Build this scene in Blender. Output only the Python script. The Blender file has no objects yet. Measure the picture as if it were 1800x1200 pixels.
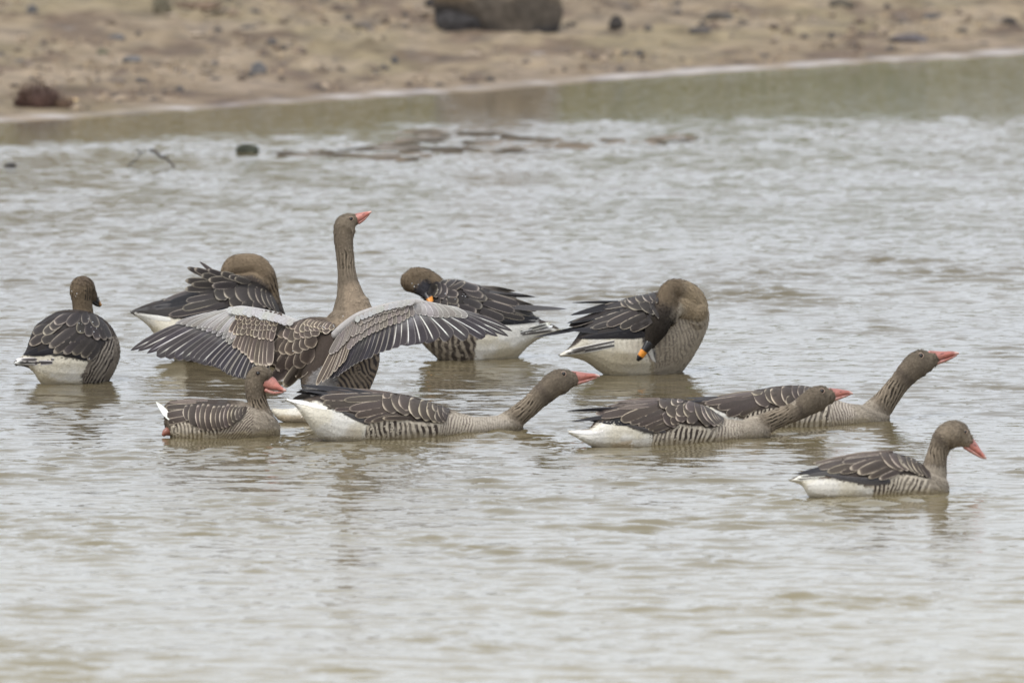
import bpy, bmesh, math, random
import numpy as np
from mathutils import Vector
from mathutils.bvhtree import BVHTree

random.seed(11)
RNG = np.random.default_rng(5)
C = bpy.context.scene.collection
scene = bpy.context.scene

# ------------------------------------------------------------------ camera
F = 30000.0                       # focal length in photograph pixels (600 mm lens, 36 mm sensor)
HOR = 2256.0                      # pixels from the frame centre up to the horizon
CAMH = 5.24
PITCH = math.atan(HOR / F)
cp, sp = math.cos(PITCH), math.sin(PITCH)
CAM = Vector((0.0, 0.0, CAMH))
cam_data = bpy.data.cameras.new('camera')
cam = bpy.data.objects.new('camera', cam_data)
C.objects.link(cam)
cam.location = CAM
cam.rotation_euler = (math.pi / 2 - PITCH, 0, 0)
cam_data.lens = 600
cam_data.sensor_width = 36
cam_data.clip_start = 1.0
cam_data.clip_end = 2000
cam_data.dof.use_dof = True
cam_data.dof.focus_distance = 66.0
cam_data.dof.aperture_fstop = 5.6
scene.camera = cam

# ------------------------------------------------------------------ sky and sun
SUN_EL, SUN_AZ = math.radians(52), math.radians(205)   # azimuth clockwise from +Y
world = bpy.data.worlds.new('World')
scene.world = world
world.use_nodes = True
wn, wl = world.node_tree.nodes, world.node_tree.links
wn.clear()
w_out = wn.new('ShaderNodeOutputWorld')
w_bg = wn.new('ShaderNodeBackground')
w_sky = wn.new('ShaderNodeTexSky')
w_sky.sky_type = 'NISHITA'
w_sky.sun_disc = False
w_sky.sun_elevation = SUN_EL
w_sky.sun_rotation = SUN_AZ
w_sky.dust_density = 4.0
w_sky.air_density = 1.2
w_hsv = wn.new('ShaderNodeHueSaturation')
w_hsv.inputs['Saturation'].default_value = 0.25
w_mix = wn.new('ShaderNodeMix')
w_mix.data_type = 'RGBA'
w_mix.inputs['Factor'].default_value = 0.8          # closed overcast over most of the sky
w_mix.inputs['B'].default_value = (9.25, 9.9, 10.9, 1)
wl.new(w_sky.outputs['Color'], w_hsv.inputs['Color'])
wl.new(w_hsv.outputs['Color'], w_mix.inputs['A'])
wl.new(w_mix.outputs['Result'], w_bg.inputs['Color'])
w_bg.inputs['Strength'].default_value = 0.1
wl.new(w_bg.outputs['Background'], w_out.inputs['Surface'])

sun_data = bpy.data.lights.new('sun', 'SUN')
sun_data.energy = 1.4
sun_data.angle = math.radians(14)
sun_data.color = (1.0, 0.965, 0.91)
sun = bpy.data.objects.new('sun', sun_data)
C.objects.link(sun)
sun_dir = Vector((math.sin(SUN_AZ) * math.cos(SUN_EL), math.cos(SUN_AZ) * math.cos(SUN_EL), math.sin(SUN_EL)))
sun.rotation_euler = sun_dir.to_track_quat('Z', 'Y').to_euler()
sun.location = (0, 20, 40)

scene.view_settings.view_transform = 'Standard'
scene.view_settings.look = 'None'
scene.view_settings.gamma = 1.0
scene.view_settings.exposure = 0.42
scene.view_settings.use_curve_mapping = False

# ------------------------------------------------------------------ helpers
def ray(px, py):
    a, b = (px - 900.0) / F, -(py - 600.0) / F
    return Vector((a, cp + b * sp, -sp + b * cp))

def at_depth(px, py, y):
    d = ray(px, py)
    return CAM + d * (y / d.y)

def water_depth(py):
    d = ray(900, py)
    return -CAMH / d.z * d.y

def project(co):
    """photograph coordinates of an array of world points"""
    rel = co - np.array(CAM)
    fw = rel[:, 1] * cp - rel[:, 2] * sp
    up = rel[:, 1] * sp + rel[:, 2] * cp
    return 900 + F * rel[:, 0] / fw, 600 - F * up / fw

_perm = RNG.permutation(256)
_vals = RNG.random(256)
def vnoise(p):
    """smooth value noise, 0..1, for an (n,2) or (n,3) array"""
    p = np.asarray(p, float)
    if p.shape[1] == 2:
        p = np.c_[p, np.zeros(len(p))]
    i = np.floor(p).astype(int)
    f = p - i
    f = f * f * (3 - 2 * f)
    out = np.zeros(len(p))
    for dx in (0, 1):
        for dy in (0, 1):
            for dz in (0, 1):
                h = _perm[(_perm[(_perm[(i[:, 0] + dx) & 255] + i[:, 1] + dy) & 255] + i[:, 2] + dz) & 255]
                w = (f[:, 0] if dx else 1 - f[:, 0]) * (f[:, 1] if dy else 1 - f[:, 1]) * (f[:, 2] if dz else 1 - f[:, 2])
                out += w * _vals[h]
    return out

def fbm(p, oct=4):
    p = np.asarray(p, float)
    s, a, t = 0, 1.0, 0
    for k in range(oct):
        s = s + a * vnoise(p * 2 ** k + 17.3 * k)
        t += a
        a *= 0.5
    return s / t

def sstep(x, a, b):
    t = np.clip((x - a) / (b - a), 0, 1)
    return t * t * (3 - 2 * t)

def poly_sd(px, py, pts):
    """signed distance to a polygon (positive inside)"""
    pts = np.array(pts, float)
    n = len(pts)
    d = np.full(len(px), 1e9)
    inside = np.zeros(len(px), bool)
    for i in range(n):
        ax, ay = pts[i]
        bx, by = pts[(i + 1) % n]
        ex, ey = bx - ax, by - ay
        t = np.clip(((px - ax) * ex + (py - ay) * ey) / (ex * ex + ey * ey + 1e-9), 0, 1)
        d = np.minimum(d, np.hypot(px - ax - t * ex, py - ay - t * ey))
        if abs(ey) > 1e-9:
            inside ^= ((ay > py) != (by > py)) & (px < ex * (py - ay) / ey + ax)
    return np.where(inside, d, -d)

def crom(rows, sub=5):
    """Catmull-Rom through rows of numbers"""
    P = np.array(rows, float)
    out = []
    n = len(P)
    for i in range(n - 1):
        p0, p1, p2, p3 = P[max(i - 1, 0)], P[i], P[i + 1], P[min(i + 2, n - 1)]
        for k in range(sub):
            t = k / sub
            out.append(0.5 * (2 * p1 + (p2 - p0) * t + (2 * p0 - 5 * p1 + 4 * p2 - p3) * t * t + (3 * p1 - p0 - 3 * p2 + p3) * t ** 3))
    out.append(P[-1])
    return np.array(out)

def polyline(pts, n):
    """n points evenly spread along a polyline by index-free arc length"""
    P = np.array(pts, float)
    if len(P) == 1:
        return np.repeat(P, n, 0)
    seg = np.hypot(*(P[1:] - P[:-1]).T)
    s = np.r_[0, np.cumsum(seg)]
    t = np.linspace(0, s[-1], n)
    return np.c_[np.interp(t, s, P[:, 0]), np.interp(t, s, P[:, 1])]

def new_mesh(name, verts, faces, mat, parent=None, col=None, smooth=True, loc=None):
    me = bpy.data.meshes.new(name)
    me.from_pydata([tuple(v) for v in verts], [], [tuple(f) for f in faces])
    if col is not None:
        at = me.color_attributes.new('Col', 'FLOAT_COLOR', 'POINT')
        c = np.ones((len(verts), 4), np.float32)
        c[:, :3] = col
        at.data.foreach_set('color', c.ravel())
    if smooth:
        me.polygons.foreach_set('use_smooth', np.ones(len(me.polygons), bool))
    me.materials.append(mat)
    me.update()
    o = bpy.data.objects.new(name, me)
    C.objects.link(o)
    if parent is not None:
        o.parent = parent
    if loc is not None:
        o.location = loc
    return o

def tag(o, label=None, cat=None, group=None, kind=None):
    if label: o['label'] = label
    if cat: o['category'] = cat
    if group: o['group'] = group
    if kind: o['kind'] = kind
    return o

# ------------------------------------------------------------------ materials
def principled(name, rough=0.7, spec=0.3, base=None):
    m = bpy.data.materials.new(name)
    m.use_nodes = True
    b = m.node_tree.nodes['Principled BSDF']
    b.inputs['Roughness'].default_value = rough
    b.inputs['Specular IOR Level'].default_value = spec
    if base: b.inputs['Base Color'].default_value = (*base, 1)
    return m, m.node_tree.nodes, m.node_tree.links, b

def attr_material(name, rough, spec, nscale, namt, bump=0.0, bscale=200, stretch=(1, 1, 1)):
    """colour from the mesh attribute with fine procedural mottling and relief"""
    m, n, l, b = principled(name, rough, spec)
    at = n.new('ShaderNodeAttribute'); at.attribute_name = 'Col'
    tc = n.new('ShaderNodeTexCoord')
    mp = n.new('ShaderNodeMapping'); mp.inputs['Scale'].default_value = stretch
    l.new(tc.outputs['Object'], mp.inputs['Vector'])
    no = n.new('ShaderNodeTexNoise'); no.inputs['Scale'].default_value = nscale
    no.inputs['Detail'].default_value = 3
    l.new(mp.outputs['Vector'], no.inputs['Vector'])
    mr = n.new('ShaderNodeMapRange')
    mr.inputs['From Min'].default_value = 0.3; mr.inputs['From Max'].default_value = 0.7
    mr.inputs['To Min'].default_value = 1 - namt; mr.inputs['To Max'].default_value = 1 + namt
    l.new(no.outputs['Fac'], mr.inputs['Value'])
    mu = n.new('ShaderNodeMix'); mu.data_type = 'RGBA'; mu.blend_type = 'MULTIPLY'
    mu.inputs['Factor'].default_value = 1
    l.new(at.outputs['Color'], mu.inputs['A'])
    l.new(mr.outputs['Result'], mu.inputs['B'])
    l.new(mu.outputs['Result'], b.inputs['Base Color'])
    if bump:
        n2 = n.new('ShaderNodeTexNoise'); n2.inputs['Scale'].default_value = bscale
        n2.inputs['Detail'].default_value = 3
        l.new(mp.outputs['Vector'], n2.inputs['Vector'])
        bp = n.new('ShaderNodeBump'); bp.inputs['Strength'].default_value = 0.6
        bp.inputs['Distance'].default_value = bump
        l.new(n2.outputs['Fac'], bp.inputs['Height'])
        l.new(bp.outputs['Normal'], b.inputs['Normal'])
    return m

M_PLUME = attr_material('plumage', 0.85, 0.15, 130, 0.11, 0.003, 260)
M_FEATHER = attr_material('feather_vane', 0.62, 0.25, 160, 0.12, 0.0012, 420)
M_BILL = attr_material('bill_horn', 0.33, 0.5, 130, 0.14, 0.0008, 300)
M_EYE, _, _, _ = principled('eye', 0.12, 0.6, (0.012, 0.009, 0.008))
M_DROP, _, _, _ = principled('water_drop', 0.08, 0.8, (0.82, 0.84, 0.86))
M_BANK = attr_material('bank_earth', 0.9, 0.15, 9, 0.2, 0.03, 30)
M_STONE = attr_material('stone', 0.85, 0.2, 25, 0.3, 0.012, 60)
M_WOOD = attr_material('wet_wood', 0.7, 0.3, 60, 0.3, 0.004, 120)

# ------------------------------------------------------------------ lie of the land
SA = np.array((-2.52, water_depth(216)))
SB = np.array((2.69, water_depth(93)))
_sd = (SB - SA) / np.hypot(*(SB - SA))
_sn = np.array((-_sd[1], _sd[0]))
if _sn[1] < 0: _sn = -_sn
def shore(x, y):
    x = np.asarray(x, float); y = np.asarray(y, float)
    d = (x - SA[0]) * _sn[0] + (y - SA[1]) * _sn[1]
    s = (x - SA[0]) * _sd[0] + (y - SA[1]) * _sd[1]
    d = d + 0.16 * (vnoise(np.c_[s.ravel() * 0.9, s.ravel() * 0]).reshape(s.shape) - 0.5) + 0.10 * (vnoise(np.c_[s.ravel() * 3.1 + 9, s.ravel() * 0]).reshape(s.shape) - 0.5)
    return d, s

def ground_z(x, y, fine=True):
    d, s = shore(x, y)
    sh = d.shape
    p = np.c_[np.ravel(x), np.ravel(y)]
    z = np.where(d < 0, np.maximum(d * 0.10, -0.6), 0.004 + 0.035 * d)
    rise = np.clip(d - 7.0, 0, None)
    z = z + np.where(rise < 4.6, 0.40 * rise * sstep(rise, 0, 2), 0.40 * 4.6)
    rough = sstep(d, 0.15, 1.6)
    z = z + rough * ((fbm(p * 1.3, 3).reshape(sh) - 0.5) * 0.05)
    if fine:
        f = fbm(p * np.array((9, 5)) + 40, 4).reshape(sh)
        z = z + rough * ((f - 0.5) * 0.045 + np.clip(f - 0.60, 0, 1) * 0.10)
    return z

def ground_hit(px, py):
    d = ray(px, py)
    ys = np.arange(70.0, 130.0, 0.05)
    zs = CAM.z + d.z / d.y * ys
    xs = d.x / d.y * ys
    g = np.maximum(ground_z(xs, ys, True), 0.0)
    k = np.argmax(zs < g)
    return Vector((xs[k], ys[k], g[k]))

def axis(a, b, step, lo, hi, grow=1.25):
    mid = list(np.arange(a, b, step))
    s, v, up = step, b, []
    while v < hi:
        up.append(v); s *= grow; v += s
    up.append(hi)
    s, v, dn = step, a, []
    while v > lo:
        s *= grow; v -= s; dn.append(max(v, lo))
    return np.array(dn[::-1] + mid + up)

def grid_faces(ny, nx):
    i = np.arange(ny * nx).reshape(ny, nx)
    return np.stack([i[:-1, :-1], i[:-1, 1:], i[1:, 1:], i[1:, :-1]], -1).reshape(-1, 4)

def sheet(name, xs, ys, zf, mat, colf=None):
    X, Y = np.meshgrid(xs, ys)
    Z = zf(X, Y)
    v = np.c_[X.ravel(), Y.ravel(), Z.ravel()].astype(np.float32)
    f = grid_faces(len(ys), len(xs))
    me = bpy.data.meshes.new(name)
    me.vertices.add(len(v)); me.vertices.foreach_set('co', v.ravel())
    me.loops.add(f.size); me.loops.foreach_set('vertex_index', f.ravel().astype(np.int32))
    me.polygons.add(len(f)); me.polygons.foreach_set('loop_start', np.arange(0, f.size, 4, dtype=np.int32))
    me.polygons.foreach_set('use_smooth', np.ones(len(f), bool))
    me.update(calc_edges=True)
    if colf is not None:
        at = me.color_attributes.new('Col', 'FLOAT_COLOR', 'POINT')
        c = np.ones((len(v), 4), np.float32); c[:, :3] = colf(X.ravel(), Y.ravel(), Z.ravel())
        at.data.foreach_set('color', c.ravel())
    me.materials.append(mat)
    o = bpy.data.objects.new(name, me); C.objects.link(o)
    o['kind'] = 'structure'
    return o

def mixc(a, b, t):
    t = np.asarray(t)[:, None]
    return np.asarray(a) * (1 - t) + np.asarray(b) * t

def bank_col(x, y, z):
    d, s = shore(x, y)
    p = np.c_[x, y]
    n1 = fbm(p * np.array((0.55, 0.3)) + 3, 3)
    n2 = fbm(p * np.array((4.2, 1.5)) + 70, 4)
    n3 = fbm(p * np.array((9, 4.5)) + 20, 3)
    c = mixc((0.375, 0.295, 0.195), (0.32, 0.247, 0.168), sstep(n1, 0.4, 0.62))
    c = mixc(c, (0.42, 0.335, 0.245), sstep(n2, 0.52, 0.66) * 0.6)
    c = mixc(c, (0.17, 0.12, 0.09), sstep(n2, 0.45, 0.32) * 0.75)
    c = mixc(c, (0.27, 0.235, 0.12), sstep(fbm(p * np.array((1.2, .6)) + 200, 3), 0.58, 0.72) * 0.3)
    c = c * (0.72 + 0.56 * n3)[:, None]
    c = c * np.array((0.71, 0.70, 0.69))
    n4 = fbm(p * np.array((11, 3.6)) + 300, 3)
    c = mixc(c, np.array((0.11, 0.088, 0.072)), sstep(n4, 0.585, 0.70) * 0.55)
    wet = sstep(d, 1.5, 0.3)
    c = mixc(c, c * np.array((0.86, 0.84, 0.86)), wet)
    pale_line = sstep(d, 0.23 + 0.30 * (n2 - .5), 0.12) * sstep(d, -0.02, 0.03)
    line_breakup = 0.25 + 0.75 * sstep(fbm(np.c_[s * 6.5, s * 0 + 5], 4), 0.38, 0.56)
    c = mixc(c, (0.41, 0.37, 0.345), pale_line * line_breakup)  # pale broken strip along the waterline
    g = sstep(d + 0.8 * (n1 - 0.5), 6.5, 7.3)
    green = mixc((0.105, 0.088, 0.020), (0.065, 0.080, 0.014), sstep(fbm(p * 0.5 + 11, 3), 0.4, 0.6))
    green = mixc(green, (0.12, 0.08, 0.03), sstep(fbm(p * 0.35 + 31, 3) - 0.03 * x, 0.50, 0.64) * 0.8)
    c = mixc(c, green * (0.6 + 0.8 * n3)[:, None], g)
    return c

bank_x = axis(-5.2, 5.2, 0.055, -160, 160)
bank_y = axis(80, 101, 0.075, 74, 330)
sheet('far_bank', bank_x, bank_y, lambda X, Y: ground_z(X, Y), M_BANK, bank_col)
lake_bed = sheet('lake_bed', np.array([-170, 0, 170.]), np.array([-30, 20, 74.2]), lambda X, Y: X * 0 - 0.62, M_BANK,
                 lambda x, y, z: np.tile((0.2, 0.16, 0.1), (len(x), 1)))

# mud bar lying awash in front of the bank
BAR = [(430, 280), (470, 262), (600, 252), (690, 228), (760, 218), (880, 222), (960, 238), (1080, 236), (1240, 232), (1260, 246), (1180, 258), (1000, 268), (860, 280), (700, 290), (560, 284)]
def bar_mask(x, y):
    px, py = project(np.c_[x, y, np.zeros(len(x))])
    return poly_sd(px + 26 * (vnoise(np.c_[x * 4, y * 2]) - .5), py + 9 * (vnoise(np.c_[x * 6 + 5, y * 3]) - .5), BAR)
def bar_z(X, Y):
    x, y = X.ravel(), Y.ravel()
    m = bar_mask(x, y)
    p = np.c_[x, y]
    n = fbm(p * np.array((10, 4)) + 13, 4)
    z = -0.05 + sstep(m, -12, 12) * 0.0468 + sstep(m, -2, 10) * np.minimum(np.clip(n - 0.42, 0, 1) * 0.09, 0.010)
    return z.reshape(X.shape)
def bar_col(x, y, z):
    n = fbm(np.c_[x * 5, y * 2.4] + 7, 4)
    c = mixc((0.06, 0.044, 0.026), (0.15, 0.115, 0.08), sstep(n, 0.38, 0.6))
    return mixc(c, (0.34, 0.30, 0.26), sstep(fbm(np.c_[x * 5, y * 7] + 90, 3), 0.57, 0.66) * 0.6)
M_MUD = attr_material('wet_mud', 0.8, 0.15, 14, 0.25, 0.02, 40)
sheet('mud_bar', np.arange(-1.6, 1.4, 0.03), np.arange(79.5, 85.2, 0.045), bar_z, M_MUD, bar_col)

# ------------------------------------------------------------------ water
# where the birds sit (waterline ends in photograph coordinates), for the rings they push into the water
HULLS = [((1425, 873), (1660, 863)), ((570, 771), (915, 756)), ((1045, 783), (1355, 767)), ((1300, 750), (1562, 738)), ((300, 767), (485, 763)), ((500, 742), (640, 742)),
         ((75, 673), (180, 670)), ((300, 634), (470, 631)), ((790, 631), (900, 628)), ((1080, 657), (1178, 654))]
def make_water():
    sx, sy = 0.025, 0.022
    xs = axis(-4.4, 4.4, sx, -170, 170)
    ys = axis(50.5, 84.5, sy, -30, 140)
    nx, ny = 512, 2048
    kx = np.fft.fftfreq(nx, sx) * 2 * np.pi
    ky = np.fft.fftfreq(ny, sy) * 2 * np.pi
    KX, KY = np.meshgrid(kx, ky)
    K = np.hypot(KX, KY) + 1e-6
    def field(lo, hi, p, wind, spread, leak=0.12):
        lam = 2 * np.pi / K
        a = K ** -p * sstep(lam, lo * 0.7, lo) * sstep(lam, hi * 1.5, hi)
        ang = np.arctan2(KY, KX) - wind
        a = a * (leak + np.abs(np.cos(ang)) ** spread)
        h = np.real(np.fft.ifft2(a * np.exp(2j * np.pi * RNG.random(K.shape))))
        return h / np.std(np.gradient(h, sy, axis=0))
    fine = field(0.055, 0.13, 1.4, math.radians(84), 3, 0.2)
    small = field(0.10, 0.26, 1.6, math.radians(78), 4)
    mid = field(0.22, 0.6, 1.8, math.radians(97), 5)
    big = field(0.6, 1.8, 2.0, math.radians(86), 4)
    X, Y = np.meshgrid(xs, ys)
    ix = np.clip(np.round((X + 6.4) / sx).astype(int), 0, nx - 1)
    iy = np.clip(np.round((Y - 45.0) / sy).astype(int), 0, ny - 1)
    inner = ((np.abs(X) < 4.4) & (Y > 50.5) & (Y < 85.2)).astype(float)
    fade = sstep(4.4 - np.abs(X), 0, 0.6) * sstep(Y, 50.5, 52) * sstep(85.2 - Y, 0, 1)
    d, s = shore(X.ravel(), Y.ravel()); d = d.reshape(X.shape)
    lee = np.clip(s.reshape(X.shape) / 7.9, -0.2, 1.2)             # the sheltered strip widens to the right
    calm = 0.08 + 0.92 * sstep(-d / (0.55 + 0.5 * lee), 1.9, 3.6)
    prof = np.interp(Y.ravel(), [52, 58, 62, 66, 70.5, 73.2, 75.8, 79, 83], [1.2, 1.1, 1.0, 1.0, 1.1, 1.9, 0.75, 0.5, 0.55]).reshape(X.shape)
    gust = 0.5 + 1.0 * fbm(np.c_[X.ravel() * 0.35, Y.ravel() * 0.16] + 50, 3).reshape(X.shape)
    pat = sstep(fbm(np.c_[X.ravel() * 1.9, Y.ravel() * 1.0] + 150, 3), 0.47, 0.66).reshape(X.shape)
    A = calm * prof * gust * fade * inner * (0.52 + 0.75 * pat)
    near = np.interp(Y.ravel(), [52, 62, 68], [1.0, 0.5, 0.15]).reshape(X.shape)
    far = np.interp(Y.ravel(), [73.5, 76.5], [0, 1]).reshape(X.shape)
    Z = A * ((0.072 * (1 - .2 * near + .25 * far)) * fine[iy, ix] + 0.070 * (1 - .45 * far) * small[iy, ix] + 0.030 * (1 - .6 * far) * mid[iy, ix] + 0.022 * near * big[iy, ix])
    for (x1, y1), (x2, y2) in HULLS:
        a, b = at_depth(x1, y1, water_depth(y1)), at_depth(x2, y2, water_depth(y2))
        ex, ey = b.x - a.x, b.y - a.y
        t = np.clip(((X - a.x) * ex + (Y - a.y) * ey) / (ex * ex + ey * ey), 0, 1)
        dd = np.hypot(X - a.x - t * ex, (Y - a.y - t * ey))
        w = np.exp(-((dd - 0.16) / 0.20) ** 2) * inner
        Z = Z * (1 - 0.10 * np.exp(-(dd / 0.22) ** 2)) + 0.0028 * w * np.sin(2 * np.pi * (dd + 0.05 * np.sin(3 * t * 6 + X * 9)) / 0.095)
    m, n, l, b = principled('lake_water', 0.035, 0.5, (0.235, 0.20, 0.125))
    b.inputs['IOR'].default_value = 1.33
    tc = n.new('ShaderNodeTexCoord')
    mp = n.new('ShaderNodeMapping'); mp.inputs['Scale'].default_value = (0.55, 1, 1)
    l.new(tc.outputs['Object'], mp.inputs['Vector'])
    no = n.new('ShaderNodeTexNoise'); no.inputs['Scale'].default_value = 16; no.inputs['Detail'].default_value = 4
    l.new(mp.outputs['Vector'], no.inputs['Vector'])
    bp = n.new('ShaderNodeBump'); bp.inputs['Strength'].default_value = 0.3; bp.inputs['Distance'].default_value = 0.010
    l.new(no.outputs['Fac'], bp.inputs['Height'])
    l.new(bp.outputs['Normal'], b.inputs['Normal'])
    n2 = n.new('ShaderNodeTexNoise'); n2.inputs['Scale'].default_value = 0.35; n2.inputs['Detail'].default_value = 3
    l.new(tc.outputs['Object'], n2.inputs['Vector'])
    cr = n.new('ShaderNodeMix'); cr.data_type = 'RGBA'
    cr.inputs['A'].default_value = (0.11, 0.088, 0.050, 1); cr.inputs['B'].default_value = (0.225, 0.187, 0.102, 1)
    sx_ = n.new('ShaderNodeSeparateXYZ'); l.new(tc.outputs['Object'], sx_.inputs['Vector'])
    mr = n.new('ShaderNodeMapRange')                 # the lake shoals and turns muddier towards the near side
    mr.inputs['From Min'].default_value = 66; mr.inputs['From Max'].default_value = 54
    l.new(sx_.outputs['Y'], mr.inputs['Value'])
    ad = n.new('ShaderNodeMath'); ad.operation = 'MULTIPLY_ADD'; ad.inputs[1].default_value = 0.5; ad.use_clamp = True
    l.new(n2.outputs['Fac'], ad.inputs[0]); 
    m2 = n.new('ShaderNodeMath'); m2.operation = 'SUBTRACT'; m2.inputs[1].default_value = 0.2
    l.new(mr.outputs['Result'], m2.inputs[0]); l.new(m2.outputs['Value'], ad.inputs[2])
    l.new(ad.outputs['Value'], cr.inputs['Factor']); l.new(cr.outputs['Result'], b.inputs['Base Color'])
    return sheet('lake_water', xs, ys, lambda a, c: Z, m)
make_water()

# ------------------------------------------------------------------ goose builder
BROWN = (0.098, 0.076, 0.064); FRINGE = (0.46, 0.39, 0.31)
PAL = {
    'greylag': dict(dark=(0.062, 0.0475, 0.039), fringe=(0.50, 0.42, 0.325), black=(0.022, 0.020, 0.022), head=(0.172, 0.138, 0.101),
                    breast=(0.355, 0.302, 0.238), back=(0.12, 0.095, 0.073), barl=(0.57, 0.50, 0.40), bard=(0.068, 0.053, 0.045)),
    'bean': dict(dark=(0.036, 0.030, 0.028), fringe=(0.36, 0.31, 0.25), black=(0.013, 0.012, 0.014), head=(0.142, 0.106, 0.070),
                 breast=(0.30, 0.245, 0.185), back=(0.075, 0.060, 0.050), barl=(0.42, 0.36, 0.28), bard=(0.040, 0.032, 0.030)),
}
WHITE = (0.80, 0.77, 0.71); CREAM = (0.70, 0.645, 0.53)
FX = np.array((-1, -.92, -.82, -.5, -.10, -.04, .04, .10, .5, .82, .92, 1.0))
FT = np.array((0, .15, .35, .55, .70, .82, .89, .925, .965, 1.0))

def half_width(shape, t):
    if shape == 'blunt':
        a = np.minimum(1, 0.55 + t * 1.2); e = np.clip((t - 0.72) / 0.28, 0, 1); k = 1 - 0.42 * e ** 3
    elif shape == 'round':
        a = np.minimum(1, 0.5 + t * 1.5); e = np.clip((t - 0.5) / 0.5, 0, 1); k = (1 - e ** 2.3) ** 0.5
    elif shape == 'pointed':
        a = np.minimum(1, 0.6 + t * 1.6); e = np.clip((t - 0.25) / 0.75, 0, 1); k = (1 - e ** 1.7) ** 0.75
    elif shape == 'quill':
        a = np.minimum(1, 0.55 + 0.6 * t); e = np.clip((t - 0.88) / 0.12, 0, 1); k = (1 - e ** 2.4) ** 0.5
    elif shape == 'tipquill':
        a = np.minimum(1, 0.6 + 0.6 * t); e = np.clip((t - 0.55) / 0.45, 0, 1); k = (1 - e ** 1.9) ** 0.7
    else:
        a = np.minimum(1, 0.7 + t); e = np.clip((t - 0.70) / 0.30, 0, 1); k = (1 - e ** 2.2) ** 0.5
    return a * k

def vane_col(kind, pal, T, X):
    """plumage colour over a feather: T along it, X across it"""
    P = PAL[pal]
    D, Fr = np.array(P['dark']), np.array(P['fringe']) * RNG.uniform(0.60, 1.06)      # worn and fresh edges
    E = np.abs(X)
    n = len(T)
    base = np.tile(D, (n, 1))
    if kind == 'covert':
        c = mixc(base, D * 0.75, sstep(T, 0.75, 0.4) * 0.6)
        c = mixc(c, D * 1.5, np.maximum(sstep(E, 0.35, 0.85), sstep(T, 0.6, 0.9)) * 0.6)
        edge = np.maximum(sstep(E, 0.78, 0.95) * sstep(T, 0.25, 0.5), sstep(T, 0.875, 0.94))
        c = mixc(c, Fr, edge * 0.9)
    elif kind == 'band':
        c = mixc(base, D * 0.8, sstep(T, 0.7, 0.3) * 0.5)
        c = mixc(c, D * 1.45, sstep(T, 0.5, 0.88) * 0.6)
        c = mixc(c, Fr * 1.05, np.maximum(sstep(T, 0.875, 0.93), sstep(E, 0.80, 0.97) * sstep(T, 0.55, 0.8)) * 0.92)
    elif kind == 'tertial':
        c = mixc(base, D * 0.8, sstep(X, -0.2, 0.6) * 0.4)
        c = mixc(c, D * 1.4, sstep(E, 0.3, 0.82) * 0.5)
        c = mixc(c, Fr * 1.0, np.maximum(sstep(E, 0.82, 0.92) * sstep(T, 0.1, 0.3), sstep(T, 0.955, 0.985)))
    elif kind == 'brown':
        c = np.tile(D * 1.9, (n, 1))
        c = mixc(c, Fr, np.maximum(sstep(E, 0.8, 0.95), sstep(T, 0.93, 0.97)) * 0.7)
    elif kind == 'black':
        c = np.tile(np.array(P['black']), (n, 1))
        c = mixc(c, (0.10, 0.095, 0.095), sstep(E, 0.85, 1.0) * 0.6)
    elif kind == 'greyblack':
        c = np.tile(np.array((0.060, 0.055, 0.055)), (n, 1))
        c = mixc(c, (0.2, 0.18, 0.165), sstep(E, 0.8, 1.0) * 0.7)
    elif kind == 'flight':
        c = mixc(np.tile((0.27, 0.26, 0.262), (n, 1)), (0.058, 0.050, 0.054), sstep(T, 0.10, 0.5))
        c = mixc(c, (0.26, 0.235, 0.22), sstep(E, 0.86, 0.98) * 0.8)
        c = mixc(c, (0.74, 0.72, 0.66), sstep(E, 0.10, 0.05) * sstep(T, 0.97, 0.8))
    elif kind == 'secondary':
        c = mixc(np.tile((0.12, 0.11, 0.115), (n, 1)), (0.040, 0.035, 0.041), sstep(T, 0.05, 0.5))
        c = mixc(c, (0.36, 0.33, 0.30), sstep(E, 0.82, 0.95) * 0.85)
        c = mixc(c, (0.40, 0.36, 0.31), sstep(E, 0.10, 0.05) * 0.6)
    elif kind == 'grey':
        c = mixc(np.tile((0.40, 0.38, 0.365), (n, 1)), (0.30, 0.275, 0.26), sstep(T, 0.3, 0.8))
        c = mixc(c, (0.58, 0.55, 0.515), np.maximum(sstep(E, 0.82, 0.92), sstep(T, 0.92, 0.96)))
    elif kind == 'greybrown':
        c = np.tile((0.19, 0.162, 0.145), (n, 1))
        c = mixc(c, (0.50, 0.44, 0.38), np.maximum(sstep(E, 0.80, 0.92) * 0.9, sstep(T, 0.91, 0.95)))
    elif kind == 'plaingrey':
        c = np.tile((0.50, 0.485, 0.47), (n, 1))
        c = mixc(c, (0.58, 0.565, 0.55), sstep(T, 0.8, 0.95))
    elif kind == 'tail':
        c = np.tile((0.10, 0.09, 0.085), (n, 1))
        c = mixc(c, WHITE, np.maximum(sstep(E, 0.62, 0.85), sstep(T, 0.80, 0.9)))
    elif kind == 'white':
        c = np.tile(WHITE, (n, 1))
    else:
        c = base
    return c

FEATHER_NAME = dict(covert='covert_feather', band='scapular_feather', tertial='tertial_feather', brown='tertial_feather', black='flight_feather',
                    greyblack='flight_feather', flight='flight_feather', secondary='flight_feather', grey='covert_feather', plaingrey='covert_feather', greybrown='covert_feather',
                    tail='tail_feather', white='tail_feather')
SHAPE = dict(covert='round', band='blunt', tertial='long', brown='pointed', black='pointed', greyblack='pointed', flight='quill', secondary='quill',
             grey='round', plaingrey='round', greybrown='long', tail='long', white='pointed')

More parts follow.
